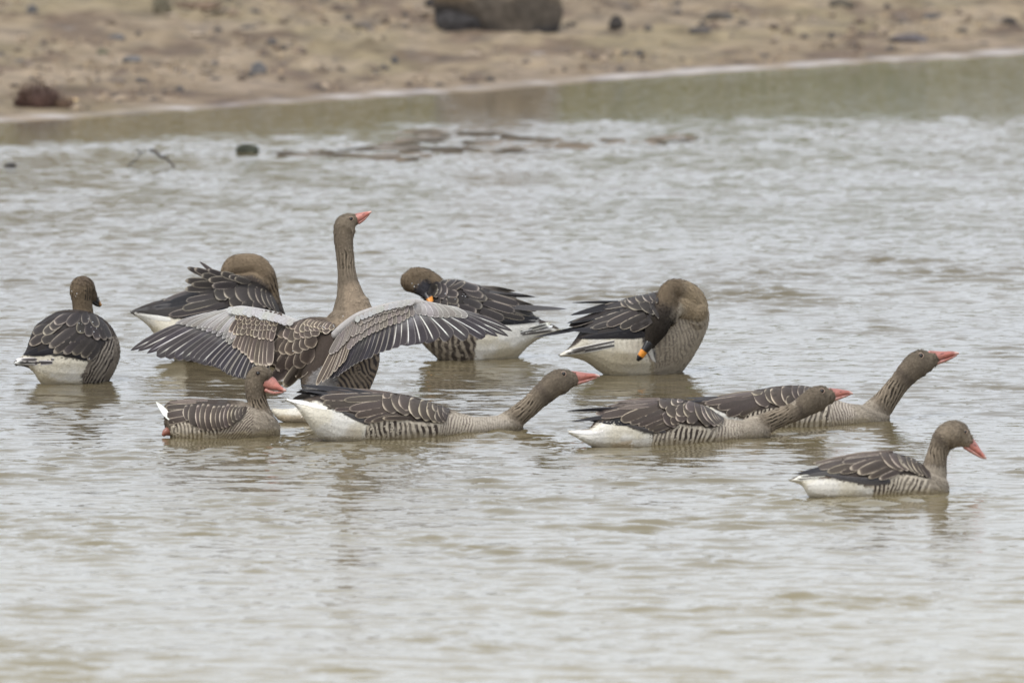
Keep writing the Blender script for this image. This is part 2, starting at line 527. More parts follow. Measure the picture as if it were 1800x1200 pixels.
class Goose:
    def __init__(g, name, pal, wl, label, group, face=1):
        g.pal, g.wl, g.face = pal, wl, face
        (x1, y1), (x2, y2) = wl
        d1, d2 = water_depth(y1), water_depth(y2)
        g.k = (d2 - d1) / (x2 - x1)
        g.x0, g.d0 = x1, d1
        mx = 0.5 * (x1 + x2)
        g.s = g.line(mx) / F
        b = at_depth(mx, 0.5 * (y1 + y2), g.line(mx))
        g.loc = Vector((b.x, b.y, 0.0))
        g.root = bpy.data.objects.new(name, None)
        g.root.location = g.loc
        C.objects.link(g.root)
        tag(g.root, label, 'goose', group)
        g.tubes, g.order, g.bvh, g.necks = [], 0, None, []

    def line(g, px):
        return g.d0 + g.k * (px - g.x0)

    def P(g, px, py, off=0.0):
        return at_depth(px, py, g.line(px) - off * g.s)

    # closed lofts -------------------------------------------------------
    def loft(g, rings, bm, seg=22):
        prev = None
        loops = []
        for ring in rings:
            loops.append([bm.verts.new(v) for v in ring])
        for a, b in zip(loops[:-1], loops[1:]):
            for i in range(len(a)):
                j = (i + 1) % len(a)
                bm.faces.new((a[i], a[j], b[j], b[i]))
        for lp in (loops[0], loops[-1]):
            c = bm.verts.new(sum((v.co for v in lp), Vector()) / len(lp))
            for i in range(len(lp)):
                bm.faces.new((lp[i], lp[(i + 1) % len(lp)], c))

    def slices(g, rows, bm):
        R = crom([r if len(r) > 4 else (*r, 0) for r in rows], 4)
        rings = []
        for x, top, bot, hd, off in R:
            m, h = 0.5 * (top + bot), max(0.5 * (bot - top), 0.8)
            rings.append([g.P(x, m - h * math.cos(a), off + max(hd, .8) * math.sin(a)) for a in np.linspace(0, 2 * np.pi, 24, endpoint=False)])
        g.loft(rings, bm)

    def tube(g, rows, bm, cap=True, sub=5):
        """rows: x, y, radius in profile, radius in depth, offset towards the viewer"""
        rr = []
        for r in rows:
            r = list(r)
            if len(r) == 3: r.append(r[2])
            if len(r) == 4: r.append(0)
            rr.append(r)
        R = crom(rr, sub)
        T = np.gradient(R[:, :2], axis=0)
        T /= np.hypot(T[:, 0], T[:, 1])[:, None] + 1e-9
        rings = []
        def ring(x, y, r, rd, off, t):
            nx, ny = -t[1], t[0]
            return [g.P(x + nx * r * math.cos(a), y + ny * r * math.cos(a), off + rd * math.sin(a)) for a in np.linspace(0, 2 * np.pi, 20, endpoint=False)]
        def dome(R0, t, sgn):
            out = []
            for a in (0.35, 0.7, 1.0, 1.25, 1.42):
                x, y, r, rd, off = R0
                out.append(ring(x + sgn * t[0] * r * math.sin(a) * .95, y + sgn * t[1] * r * math.sin(a) * .95, r * math.cos(a), rd * math.cos(a), off, t))
            return out
        if cap: rings += dome(R[0], T[0], -1)[::-1]
        for i in range(len(R)):
            rings.append(ring(*R[i], T[i]))
        if cap: rings += dome(R[-1], T[-1], 1)
        g.loft(rings, bm)
        return R, T

    def body(g, torso=None, tubes=(), necks=(), voxel=0.0025, smooth=8):
        bm = bmesh.new()
        if torso: g.slices(torso, bm)
        for t in tubes: g.tube(t, bm)
        for t in necks: g.necks.append(g.tube(t, bm))
        bmesh.ops.recalc_face_normals(bm, faces=bm.faces)
        me = bpy.data.meshes.new('tmp'); bm.to_mesh(me); bm.free()
        o = bpy.data.objects.new('tmp', me); C.objects.link(o)
        r = o.modifiers.new('r', 'REMESH'); r.mode = 'VOXEL'; r.voxel_size = voxel
        s = o.modifiers.new('s', 'SMOOTH'); s.factor = 0.5; s.iterations = smooth
        dg = bpy.context.evaluated_depsgraph_get()
        ev = o.evaluated_get(dg).to_mesh()
        n = len(ev.vertices)
        V = np.zeros(n * 3, np.float32); ev.vertices.foreach_get('co', V); V = V.reshape(-1, 3).astype(float)
        N = np.zeros(n * 3, np.float32); ev.vertices.foreach_get('normal', N); g.N = N.reshape(-1, 3).astype(float)
        g.faces = [tuple(p.vertices) for p in ev.polygons if max(V[i, 2] for i in p.vertices) > -0.035]   # the open hull ends under water
        bpy.data.objects.remove(o)
        g.V = V
        g.X, g.Y = project(V)
        g.col = np.tile(PAL[g.pal]['back'], (n, 1)).astype(float)
        g.noise = fbm((V - np.array(g.loc)) * 28, 3)
        g.noise2 = fbm((V - np.array(g.loc)) * 9 + 40, 3)
        w = (V - np.array(g.loc)) * 45
        g.wx = (vnoise(w) - .5) * 5; g.wy = (vnoise(w + 50) - .5) * 5
        g.disp = np.zeros(n)
        g.flow = np.tile((-g.face * 1.0, 0.15), (n, 1))
        g.keep = np.ones(n)

    # plumage ------------------------------------------------------------
    def poly(g, pts, color, soft=4, amt=1.0, shield=False, color2=None):
        sd = poly_sd(g.X + g.wx, g.Y + g.wy, pts)
        m = sstep(sd, -soft / 2, soft / 2) * amt
        c = np.array(color)
        if color2 is not None:
            c = mixc(np.tile(c, (len(m), 1)), color2, sstep(g.noise2, 0.42, 0.62))
            g.col = g.col * (1 - m)[:, None] + c * m[:, None]
        else:
            g.col = mixc(g.col, c, m)
        if shield: g.keep *= 1 - m
        return m

    def bars(g, pts, spacing, ang, dark=None, light=None, soft=4, duty=0.5, wob=1.0, amt=1.0, grow=0.0, curve=0.0):
        """barring in stripes; ang is the lean of the stripes from vertical (degrees, top to the right)"""
        P = PAL[g.pal]
        dark = np.array(dark or P['bard']); light = np.array(light or P['barl'])
        sd = poly_sd(g.X + g.wx, g.Y + g.wy, pts)
        m = sstep(sd, -soft / 2, soft / 2) * amt
        pa = np.array(pts)
        xr, yb = pa[:, 0].mean(), pa[:, 1].max()
        a = math.radians(ang)
        dy = yb - g.Y
        u = (g.X - xr) - math.tan(a) * dy + curve * dy * dy * 0.01 + wob * (g.wx * 0.42 + 15 * (g.noise2 - .5))
        u = u * (1 + grow * (g.X - xr) * 0.01)
        ph = u / spacing
        st = 0.5 + 0.5 * np.sin(2 * np.pi * ph)
        st = sstep(st, 1 - duty - 0.25, 1 - duty + 0.25)
        st = st * (0.68 + 0.32 * sstep(g.noise, 0.34, 0.54))
        g.keep *= 1 - 0.85 * m
        c = mixc(np.tile(light, (len(u), 1)), dark, st)
        g.col = g.col * (1 - m)[:, None] + c * m[:, None]
        g.disp -= m * st * 0.0009
        return m

    def neck_zone(g, i, color, t0, t1, soft=0.06, furrow=0.0, count=8, slant=1.0, color2=None, crown=None):
        """colour a neck between two fractions of its length; furrow = depth of the feather grooves (metres)"""
        R, T = g.necks[i]
        best = np.full(len(g.X), 1e9); bt = np.zeros(len(g.X)); bq = np.zeros(len(g.X)); bi = np.zeros(len(g.X), int)
        L = np.r_[0, np.cumsum(np.hypot(*(R[1:, :2] - R[:-1, :2]).T))]
        yy = g.V[:, 1]
        off = (np.array([g.line(x) for x in g.X]) - yy) / g.s
        for j in range(len(R)):
            dx, dy = g.X - R[j, 0], g.Y - R[j, 1]
            r = 0.5 * (R[j, 2] + R[j, 3])
            dist = np.sqrt(dx * dx + dy * dy + (off - R[j, 4]) ** 2 * (R[j, 2] / R[j, 3]) ** 2) / R[j, 2]
            w = dist < best
            best = np.where(w, dist, best)
            bt = np.where(w, L[j] / L[-1], bt)
            bq = np.where(w, (dx * -T[j, 1] + dy * T[j, 0]) / R[j, 2], bq)
            bi = np.where(w, j, bi)
        m = sstep(best, 1.5, 1.18) * sstep(bt, t0 - soft, t0 + soft)
        if t1 < 1: m = m * sstep(bt, t1 + soft, t1 - soft)
        c = np.tile(np.array(color, float), (len(m), 1))
        if color2 is not None:
            c = mixc(c, color2, sstep(bt, t0, t1))
        if crown is not None:
            c = mixc(c, crown, sstep(-bq * g.face, 0.35, 0.9) * 0.8)
        c = c * (0.82 + 0.36 * g.noise)[:, None]
        g.col = g.col * (1 - m)[:, None] + c * m[:, None]
        fl = -T[bi]
        g.flow = g.flow * (1 - m)[:, None] + fl * m[:, None]
        if furrow:
            phi = np.arcsin(np.clip(bq, -1, 1))
            ph = phi * count / np.pi + slant * (bt * L[-1]) / 20.0 + (g.noise2 - .5) * 2.2 + (g.noise - .5) * 1.1
            st = sstep(np.sin(2 * np.pi * ph), -0.15, 0.5)
            br = sstep(vnoise((g.V - np.array(g.loc)) * 75), 0.30, 0.55)
            fm = m * sstep(bt, t0, t0 + 0.12) * (sstep(bt, t1, t1 - 0.15) if t1 < 1 else 1)
            st = st * br * fm
            g.disp -= st * furrow
            g.keep *= 1 - 0.93 * fm
            g.col = mixc(g.col, np.array(color) * 0.24, st)
            g.col = mixc(g.col, np.array(color) * 1.75, sstep(np.sin(2 * np.pi * ph), -0.2, -0.85) * fm * 0.75)

    def finish(g, plumes=3200, mottle=0.10):
        loc = np.array(g.loc)
        pale = sstep(g.col[:, 0], 0.45, 0.6)
        g.keep *= 1 - 0.8 * pale
        g.disp += (g.noise - 0.5) * 0.0022 * (1 - 0.6 * pale)
        V = g.V + g.N * g.disp[:, None]
        col = g.col * (1 - mottle / 2 + mottle * fbm((g.V - loc) * 120, 2))[:, None]
        new_mesh('body', V - loc, g.faces, M_PLUME, g.root, np.clip(col, 0.004, 0.9))
        g.bvh = BVHTree.FromPolygons([Vector(v) for v in g.V], g.faces)
        # short contour feathers lying over the body
        ok = np.where((g.V[:, 2] > 0.004) & (RNG.random(len(g.V)) < np.clip(g.keep, 0.0, 1)))[0]
        pick = RNG.choice(ok, min(plumes, len(ok)), replace=False)
        nv, nf, nc = [], [], []
        fw = np.array((0, cp, -sp)); up = np.array((0, sp, cp)); rt = np.array((1., 0, 0))
        for i in pick:
            n = g.N[i]
            f = g.flow[i]
            d = rt * f[0] - up * f[1]
            d = d + 0.14 * RNG.normal(size=3)
            d = d - n * d.dot(n); q = np.linalg.norm(d)
            if q < 1e-3: continue
            d /= q; w = np.cross(n, d)
            ln = RNG.uniform(0.010, 0.019); wd = RNG.uniform(0.0022, 0.0042)
            p = V[i] - loc
            b = len(nv)
            nv += [p - n * 0.0012, p + d * ln * .55 + w * wd + n * 0.0006, p + d * ln * .55 - w * wd + n * 0.0006, p + d * ln + n * RNG.uniform(0.0006, 0.0026)]
            nf += [(b, b + 2, b + 1), (b + 1, b + 2, b + 3)]
            c = np.clip(col[i] * (RNG.uniform(0.84, 1.18) if col[i][0] < 0.5 else RNG.uniform(0.96, 1.04)), 0.004, 0.9)
            nc += [c * 0.95, c, c, np.clip(c * 1.12, 0, .9)]
        if nv:
            o = new_mesh('body_feathers', nv, nf, M_PLUME, g.root, np.array(nc), smooth=False)
            o['kind'] = 'stuff'

    def surf(g, px, py):
        d = ray(px, py).normalized()
        h = g.bvh.ray_cast(CAM, d)
        return h[0].y if h[0] is not None else None

    # feathers -----------------------------------------------------------
    def feather(g, kind, bx, by, tx, ty, w, parent=None, depth=None, lift=None, bow=0.0, shape=None, roll=0.0, tint=None, tiplift=1.8):
        g.order += 1
        lift = (0.6 + 0.34 * g.order) if lift is None else lift
        shp = shape or SHAPE[kind]
        ax = np.array((bx, by), float); dv = np.array((tx - bx, ty - by), float)
        pv = np.array((-dv[1], dv[0])); pv /= np.hypot(*pv) + 1e-9
        hw = half_width(shp, FT) * w / 2
        pts = np.zeros((len(FT), len(FX), 2))
        for i, t in enumerate(FT):
            c = ax + dv * t + pv * bow * 4 * t * (1 - t)
            pts[i] = c + pv * np.outer(FX, [1])[:, :1] * hw[i]
        if shp == 'blunt':      # the tip edge curves back at its corners
            for i in range(len(FT)):
                pts[i] -= (dv * 0.16 * FT[i] * (np.abs(FX) ** 2.5)[:, None])
        Yd = np.full((len(FT), len(FX)), np.nan)
        for i in range(len(FT)):
            for j in range(len(FX)):
                if depth is not None:
                    Yd[i, j] = g.line(pts[i, j, 0]) - depth(pts[i, j, 0], pts[i, j, 1]) * g.s
                else:
                    y = g.surf(*pts[i, j])
                    if y is not None: Yd[i, j] = y
        if depth is None and kind in ('band', 'covert'):
            cen = pts[:, 5:7].mean(1)
            for i, j in np.argwhere(np.isnan(Yd)):
                for q in list(np.arange(1.0, 34, 1.5)) + [-.3, -.6, -.85]:
                    t = pts[i, j] + np.array((0, q)) if q > 0 else pts[i, j] * (1 + q) - cen[i] * q
                    y = g.surf(*t)
                    if y is not None:
                        pts[i, j] = t; Yd[i, j] = y
                        break
        if np.isnan(Yd).all():
            Yd[:] = g.line(bx) - 10 * g.s
        missed = np.isnan(Yd).any() or depth is not None
        if np.isnan(Yd).any():
            ok = np.argwhere(~np.isnan(Yd))
            for i, j in np.argwhere(np.isnan(Yd)):
                q = ok[np.argmin(((ok - (i, j)) * (1.0, 0.35)) ** 2 @ (1, 1))]
                Yd[i, j] = Yd[q[0], q[1]]
            for _ in range(2):
                Yd[1:-1] = 0.25 * Yd[:-2] + 0.5 * Yd[1:-1] + 0.25 * Yd[2:]
        # keep it a clean sheet: smooth the depths across and along
        for _ in range(2 if missed else 0):
            Yd[:, 1:-1] = 0.25 * Yd[:, :-2] + 0.5 * Yd[:, 1:-1] + 0.25 * Yd[:, 2:]
        lf = (lift + tiplift * FT[:, None] + 0.6 * (1 - FX[None, :] ** 2) + roll * FX[None, :]) * 0.001
        Yd = Yd - lf
        v = []
        for i in range(len(FT)):
            for j in range(len(FX)):
                jx = 0.0
                v.append(at_depth(pts[i, j, 0], pts[i, j, 1], Yd[i, j]) - g.loc)
        T, X = np.meshgrid(FT, FX, indexing='ij')
        c = vane_col(kind, g.pal, T.ravel(), X.ravel())
        q = RNG.uniform(0.82, 1.18) if tint is None else tint
        c = np.clip(c * q * np.array((1, RNG.uniform(0.97, 1.03), RNG.uniform(0.94, 1.06))), 0.004, 0.88)
        f = grid_faces(len(FT), len(FX))
        return new_mesh(FEATHER_NAME[kind], v, f, M_FEATHER, parent or g.root, c)

    def row(g, kind, base, tip, n, w, parent=None, depth=None, jit=1.2, lift0=None, dl=0.22, **kw):
        B, Tp = polyline(base, n), polyline(tip, n)
        for i in range(n):
            j = RNG.normal(size=4) * jit
            ww = w[0] + (w[1] - w[0]) * i / max(n - 1, 1) if isinstance(w, tuple) else w
            g.feather(kind, B[i, 0] + j[0] * .4, B[i, 1] + j[1] * .4, Tp[i, 0] + j[2], Tp[i, 1] + j[3], ww * RNG.uniform(.93, 1.07),
                      parent, depth, None if lift0 is None else lift0 + dl * i, **kw)

    def bands(g, lst, length, parent=None, side=None, kind='band', widen=1.04):
        """broad feathers given by the line their tip edge draws"""
        side = side or -g.face
        for q, (x1, y1, x2, y2) in enumerate(lst):
            ln = min(length, 7 + 4.5 * (len(lst) - 1 - q))
            d = np.array((x2 - x1, y2 - y1), float)
            L = np.hypot(*d)
            p = np.array((d[1], -d[0])) / L
            if p[0] * side < 0: p = -p
            mx, my = (x1 + x2) / 2, (y1 + y2) / 2
            m2 = np.array((mx, my)) + p * 1.0
            b = m2 - p * ln
            g.feather(kind, b[0], b[1], m2[0], m2[1], L * widen, parent)

    def wing_patch(g, pts, lift=0.5):
        """the folded wing itself, lying on the flank under its feathers"""
        pa = np.array(pts)
        xs = np.arange(pa[:, 0].min(), pa[:, 0].max() + 2, 2.5); ys = np.arange(pa[:, 1].min(), pa[:, 1].max() + 2, 2.5)
        XX, YY = np.meshgrid(xs, ys)
        ins = poly_sd(XX.ravel(), YY.ravel(), pts) > 0
        vid = -np.ones(XX.size, int); v = []
        for k in np.where(ins)[0]:
            y = g.surf(XX.flat[k], YY.flat[k])
            if y is None: continue
            vid[k] = len(v); v.append(at_depth(XX.flat[k], YY.flat[k], y - lift * 0.001) - g.loc)
        f = [q for q in vid[grid_faces(len(ys), len(xs))] if (q >= 0).all()]
        c = np.tile(np.array(PAL[g.pal]['dark']) * 0.8, (len(v), 1))
        o = new_mesh('wing', v, f, M_FEATHER, g.root, c)
        return o

    def drops(g, pts, r=1.0):
        nv, nf = [], []
        for px, py in pts:
            y = g.surf(px, py)
            if y is None: continue
            c = at_depth(px, py, y - 0.016) - g.loc
            k = len(nv); q = r * g.s * RNG.uniform(.7, 1.3)
            nv += [c + Vector(d) * q for d in ((1, 0, 0), (-1, 0, 0), (0, 1, 0), (0, -1, 0), (0, 0, 1), (0, 0, -1))]
            nf += [tuple(k + i for i in t) for t in ((0, 2, 4), (2, 1, 4), (1, 3, 4), (3, 0, 4), (2, 0, 5), (1, 2, 5), (3, 1, 5), (0, 3, 5))]
        o = new_mesh('water_drops', nv, nf, M_DROP, g.root)
        o['kind'] = 'stuff'

    # head details -------------------------------------------------------
    def solid(g, name, rows, color, mat, parent=None, sub=4, col_fn=None, off=0):
        bm = bmesh.new()
        g.tube([(r[0], r[1], r[2], r[3], (r[4] if len(r) > 4 else 0) + off) for r in rows], bm, sub=sub)
        bmesh.ops.recalc_face_normals(bm, faces=bm.faces)
        v = [x.co.copy() for x in bm.verts]
        bm.verts.index_update()
        f = [[w.index for w in q.verts] for q in bm.faces]
        bm.free()
        V = np.array(v)
        c = np.tile(color, (len(v), 1)).astype(float)
        if col_fn: c = col_fn(*project(V), c)
        return new_mesh(name, V - np.array(g.loc), f, mat, parent or g.root, c)

    def eye(g, px, py, r=3.3, ring=(0.40, 0.28, 0.21)):
        y = g.surf(px, py)
        r = r * 1.12
        c = at_depth(px, py, y + 0.25 * r * g.s)
        bm = bmesh.new()
        bmesh.ops.create_uvsphere(bm, u_segments=14, v_segments=10, radius=r * g.s)
        v = [c + x.co - g.loc for x in bm.verts]; bm.verts.index_update()
        f = [[w.index for w in q.verts] for q in bm.faces]; bm.free()
        e = new_mesh('eye', v, f, M_EYE, g.root)
        # bare rim of skin
        v, f = [], []
        n, k = 18, 6
        cc = at_depth(px, py, y - 0.12 * r * g.s) - g.loc
        for i in range(n):
            a = 2 * np.pi * i / n
            for j in range(k):
                b = 2 * np.pi * j / k
                rr = r * g.s * (1.12 + 0.16 * math.cos(b))
                v.append(cc + Vector((rr * math.cos(a), 0.28 * r * g.s * math.sin(b), rr * math.sin(a) * 0.92)))
        for i in range(n):
            for j in range(k):
                f.append((i * k + j, ((i + 1) % n) * k + j, ((i + 1) % n) * k + (j + 1) % k, i * k + (j + 1) % k))
        new_mesh('eye_ring', v, f, M_BILL, e, np.tile(ring, (len(v), 1)))

    def pink_bill(g, upper, lower, nostril, off=0):
        pink, tip = np.array((0.50, 0.205, 0.165)), np.array((0.62, 0.38, 0.32))
        ux, uy = np.array(upper[0][:2], float), np.array(upper[-1][:2], float)
        ax = (uy - ux); L = np.hypot(*ax); ax /= L
        def cf(X, Y, c):
            t = ((X - ux[0]) * ax[0] + (Y - ux[1]) * ax[1]) / L
            c = mixc(np.tile(pink, (len(X), 1)), pink * np.array((1.05, 0.85, 0.8)), sstep(t, 0.2, 0.7))
            side = (X - ux[0]) * -ax[1] + (Y - ux[1]) * ax[0]
            hh = np.interp(t * L, np.r_[0, np.cumsum(np.hypot(*np.diff(np.array(upper)[:, :2], axis=0).T))], [u[2] for u in upper])
            q = side / hh
            wob = fbm(np.c_[X, Y] * 0.22, 3)
            c = mixc(c, pink * np.array((0.50, 0.42, 0.40)), sstep(q, -0.55, -0.95) * 0.55)
            c = mixc(c, (0.15, 0.055, 0.045), sstep(q, 0.66, 0.86) * sstep(t, 0.95, 0.8))
            c = mixc(c, pink * np.array((0.62, 0.6, 0.6)), sstep(wob, 0.50, 0.68) * 0.6)
            return mixc(c, tip, sstep(t, 0.84, 0.93))
        ub = g.solid('upper_bill', upper, pink, M_BILL, col_fn=cf, off=off)
        lb = g.solid('lower_bill', lower, pink * 0.95, M_BILL, off=off,
                     col_fn=lambda X, Y, c: mixc(c, (0.66, 0.42, 0.36), sstep(fbm(np.c_[X, Y] * .35, 2), .45, .6) * .6))
        nx, ny = nostril
        hd = np.interp(nx, sorted([u[0] for u in upper]), [u[3] for u in sorted(upper)])
        g.solid('nostril', [(nx - 2.2 * ax[0], ny - 2.4 * ax[1], 0.9, 1.3, hd * .80), (nx + 2.4 * ax[0], ny + 2.4 * ax[1], 0.9, 1.3, hd * .80)], (0.10, 0.03, 0.03), M_BILL, ub, sub=2, off=off)

# ================================================================== the geese
GREY, BEAN = 'greylag geese on the lake', 'bean geese in the shallows'

def head_white(g, pts):
    m = g.poly(pts, WHITE, 4, 1.0, color2=CREAM)
    return m

# ---- swimming greylag at the right, bill lowered
g = Goose('greylag_goose', 'greylag', [(1425, 873), (1660, 863)], 'greylag goose swimming alone at the far right with its pink bill pointing down', GREY)
g.body([(1391, 842, 846, 5), (1400, 837, 849, 10), (1410, 833, 854, 17), (1425, 827, 875, 30), (1450, 815, 886, 44), (1480, 803, 893, 54), (1510, 797, 897, 60), (1540, 794, 897, 62),
        (1565, 794, 896, 60), (1590, 800, 894, 56), (1610, 808, 892, 52), (1630, 822, 889, 46), (1650, 830, 886, 36), (1663, 840, 878, 22), (1668, 853, 868, 9)],
       necks=[[(1638, 850, 25), (1641, 833, 23.5), (1644, 815, 20.5), (1648, 797, 18.5), (1655, 780, 19.5), (1664, 768, 23), (1674, 764, 25.5), (1684, 765, 24.5), (1693, 770, 18.5), (1700, 775, 12.5)]])
P = PAL['greylag']
g.poly([(1530, 900), (1530, 845), (1575, 830), (1634, 820), (1690, 820), (1690, 900)], P['breast'], 6)
g.poly([(1386, 842), (1403, 843), (1453, 842), (1470, 841), (1505, 848), (1536, 858), (1532, 905), (1405, 905)], WHITE, 4, color2=CREAM)
g.bars([(1533, 902), (1535, 852), (1547, 844), (1565, 842), (1575, 833), (1605, 837), (1634, 841), (1640, 902)], 8.2, 14, duty=0.5, grow=-0.15)
g.poly([(1546, 846), (1565, 840), (1575, 831), (1605, 835), (1634, 839), (1634, 843), (1605, 841), (1577, 838), (1567, 845)], P['barl'], 3, .8)
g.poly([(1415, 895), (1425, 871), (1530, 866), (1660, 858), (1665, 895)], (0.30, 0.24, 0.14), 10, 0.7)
g.neck_zone(0, P['breast'], 0.0, 0.24, 0.08)
g.neck_zone(0, P['head'], 0.26, 0.62, 0.05, furrow=0.0024, count=9, slant=0.9)
g.neck_zone(0, np.array(P['head']) * 1.5, 0.70, 1.0, 0.05, crown=np.array(P['head']) * 0.95)
WP = [(1398, 833), (1450, 815), (1510, 796), (1580, 795), (1610, 807), (1633, 826), (1636, 840), (1605, 836), (1575, 832), (1560, 842), (1540, 852), (1500, 846), (1460, 838), (1425, 834)]
g.poly(WP, np.array(P['dark']) * .9, 4, shield=True)
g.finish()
w = g.wing_patch(WP)
for a in [('white', 1425, 840, 1391, 843, 7), ('tail', 1440, 838, 1396, 842, 7), ('tail', 1450, 835, 1401, 838, 6)]: g.feather(*a)
for a in [('greyblack', 1545, 850, 1450, 834, 11), ('greyblack', 1560, 848, 1480, 839, 11), ('greyblack', 1565, 846, 1510, 842, 10),
          ('black', 1470, 817, 1397, 833, 8), ('black', 1480, 824, 1404, 833, 8), ('greyblack', 1490, 828, 1420, 834, 9),
          ('brown', 1520, 800, 1428, 814, 12), ('brown', 1545, 796, 1470, 804, 11), ('brown', 1570, 794, 1505, 799, 10),
          ('tertial', 1545, 812, 1477, 831, 10), ('tertial', 1530, 809, 1454, 829, 13), ('tertial', 1525, 804, 1436, 822, 14), ('tertial', 1550, 803, 1480, 812, 10),
          ('covert', 1550, 806, 1493, 824, 15), ('covert', 1588, 824, 1545, 842, 11), ('covert', 1575, 818, 1526, 840, 12), ('covert', 1563, 810, 1507, 831, 19)]: g.feather(*a, w)
g.bands([(1542, 800, 1580, 833), (1556, 796, 1590, 832), (1571, 796, 1598, 833), (1574, 798, 1605, 836), (1588, 804, 1612, 838), (1598, 808, 1618, 838), (1608, 813, 1627, 839), (1617, 818, 1633, 840)], 26, w)
g.pink_bill([(1702, 776, 11, 9), (1713, 786, 7.8, 8), (1723, 796, 4.6, 6.5), (1730, 802.5, 3.2, 5), (1733, 805.5, 1.6, 3)],
            [(1697, 785, 4.5, 7), (1710, 794, 3.4, 6), (1721, 801, 2.4, 5), (1729, 805.5, 1.4, 3.5)], (1714, 782))
g.eye(1696.5, 759, 3.0)

# ---- greylag stretched low in the middle
g = Goose('greylag_goose', 'greylag', [(600, 771), (915, 756)], 'greylag goose stretched low in the water in front of the goose with spread wings', GREY)
g.body([(504, 701, 705, 5), (520, 704, 714, 12), (535, 702, 735, 24), (555, 694, 763, 38), (575, 686, 778, 48), (600, 685, 792, 56), (640, 687, 797, 64), (680, 689, 797, 66), (720, 695, 794, 64),
        (750, 704, 790, 58), (780, 714, 786, 52), (800, 722, 782, 46), (830, 731, 777, 40), (860, 731, 772, 36), (890, 730, 766, 31), (911, 736, 759, 22), (920, 744, 753, 8)],
       necks=[[(880, 752, 22), (897, 741, 20), (915, 727, 19), (932, 713, 18.2), (947, 699, 18.5), (960, 688, 20), (974, 676, 22), (987, 670, 22.3), (998, 667, 18.5), (1007, 666, 13)]])
g.poly([(640, 800), (640, 745), (700, 737), (780, 738), (800, 720), (960, 700), (960, 800)], P['breast'], 6)
g.poly([(498, 699), (520, 703), (545, 707), (560, 700), (570, 708), (590, 722), (625, 735), (646, 745), (643, 800), (545, 800)], WHITE, 4, color2=(0.74, 0.69, 0.58))
g.poly([(590, 790), (615, 745), (632, 752), (645, 775), (640, 795)], (0.45, 0.35, 0.2), 14, 0.4)
g.bars([(642, 802), (643, 750), (650, 741), (668, 731), (690, 733), (710, 737), (735, 741), (746, 745), (776, 742), (780, 802)], 9.5, 22, duty=0.52, grow=-0.12, curve=0.5)
g.bars([(772, 802), (774, 744), (786, 732), (800, 727), (838, 733), (838, 802)], 5.2, 2, dark=(0.2, 0.165, 0.14), light=(0.47, 0.41, 0.33), duty=0.45, soft=14)
g.bars([(834, 802), (834, 730), (900, 728), (905, 802)], 4.6, -6, dark=(0.29, 0.25, 0.21), light=(0.40, 0.35, 0.285), duty=0.4, soft=14)
g.poly([(660, 735), (668, 729), (690, 731), (735, 739), (746, 743), (776, 741), (776, 746), (745, 749), (710, 741), (690, 738)], P['barl'], 3, .75)
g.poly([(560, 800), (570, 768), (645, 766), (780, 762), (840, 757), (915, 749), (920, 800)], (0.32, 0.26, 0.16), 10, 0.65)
g.neck_zone(0, P['breast'], 0.0, 0.16, 0.07)
g.neck_zone(0, P['head'], 0.16, 0.62, 0.06, furrow=0.0024, count=9, slant=0.5)
g.neck_zone(0, np.array(P['head']) * 1.05, 0.70, 1.0, 0.05, crown=np.array(P['head']) * 0.78)
WP = [(530, 678), (580, 682), (640, 687), (690, 690), (720, 696), (760, 708), (790, 722), (788, 730), (775, 741), (745, 743), (700, 735), (668, 730), (650, 742), (600, 724), (565, 707), (530, 694)]
g.poly(WP, np.array(P['dark']) * .9, 4, shield=True)
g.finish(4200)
w = g.wing_patch(WP)
for a in [('white', 560, 713, 503, 702, 8), ('white', 575, 718, 515, 704, 8)]: g.feather(*a)
for a in [('greyblack', 648, 744, 598, 722, 9), ('black', 625, 696, 524, 690, 9), ('black', 640, 697, 524, 684, 10), ('black', 655, 693, 527, 676, 12), ('black', 640, 700, 556, 694, 12),
          ('tertial', 640, 716, 588, 720, 8), ('tertial', 650, 708, 577, 714, 9), ('tertial', 650, 703, 567, 708, 12), ('tertial', 690, 695, 562, 699, 13),
          ('tertial', 695, 722, 640, 741, 11), ('tertial', 695, 714, 624, 731, 14), ('tertial', 695, 705, 613, 719, 15), ('tertial', 690, 698, 604, 703, 11), ('brown', 690, 692, 582, 682, 9),
          ('covert', 700, 728, 652, 741, 9), ('covert', 720, 734, 672, 735, 9)]: g.feather(*a, w)
g.bands([(666, 702, 684, 731), (669, 692, 678, 704), (680, 697, 707, 735), (697, 693, 706, 724), (714, 702, 725, 738), (733, 704, 740, 741), (747, 702, 754, 743), (756, 705, 765, 729), (763, 722, 766, 743), (766, 709, 775, 742), (776, 712, 782, 728), (777, 721, 781, 736)], 30, w)
g.pink_bill([(1006, 663.5, 12, 10), (1018, 662, 9.3, 9), (1032, 660.5, 5.6, 7.5), (1045, 660, 3.7, 6), (1053, 661, 1.8, 3.2)],
            [(1010, 673, 4.5, 7), (1025, 670.5, 3.2, 6), (1039, 666.5, 2.2, 5), (1048.5, 663.5, 1.3, 3.5)], (1028, 659.5))
g.eye(990.5, 657, 3.6)

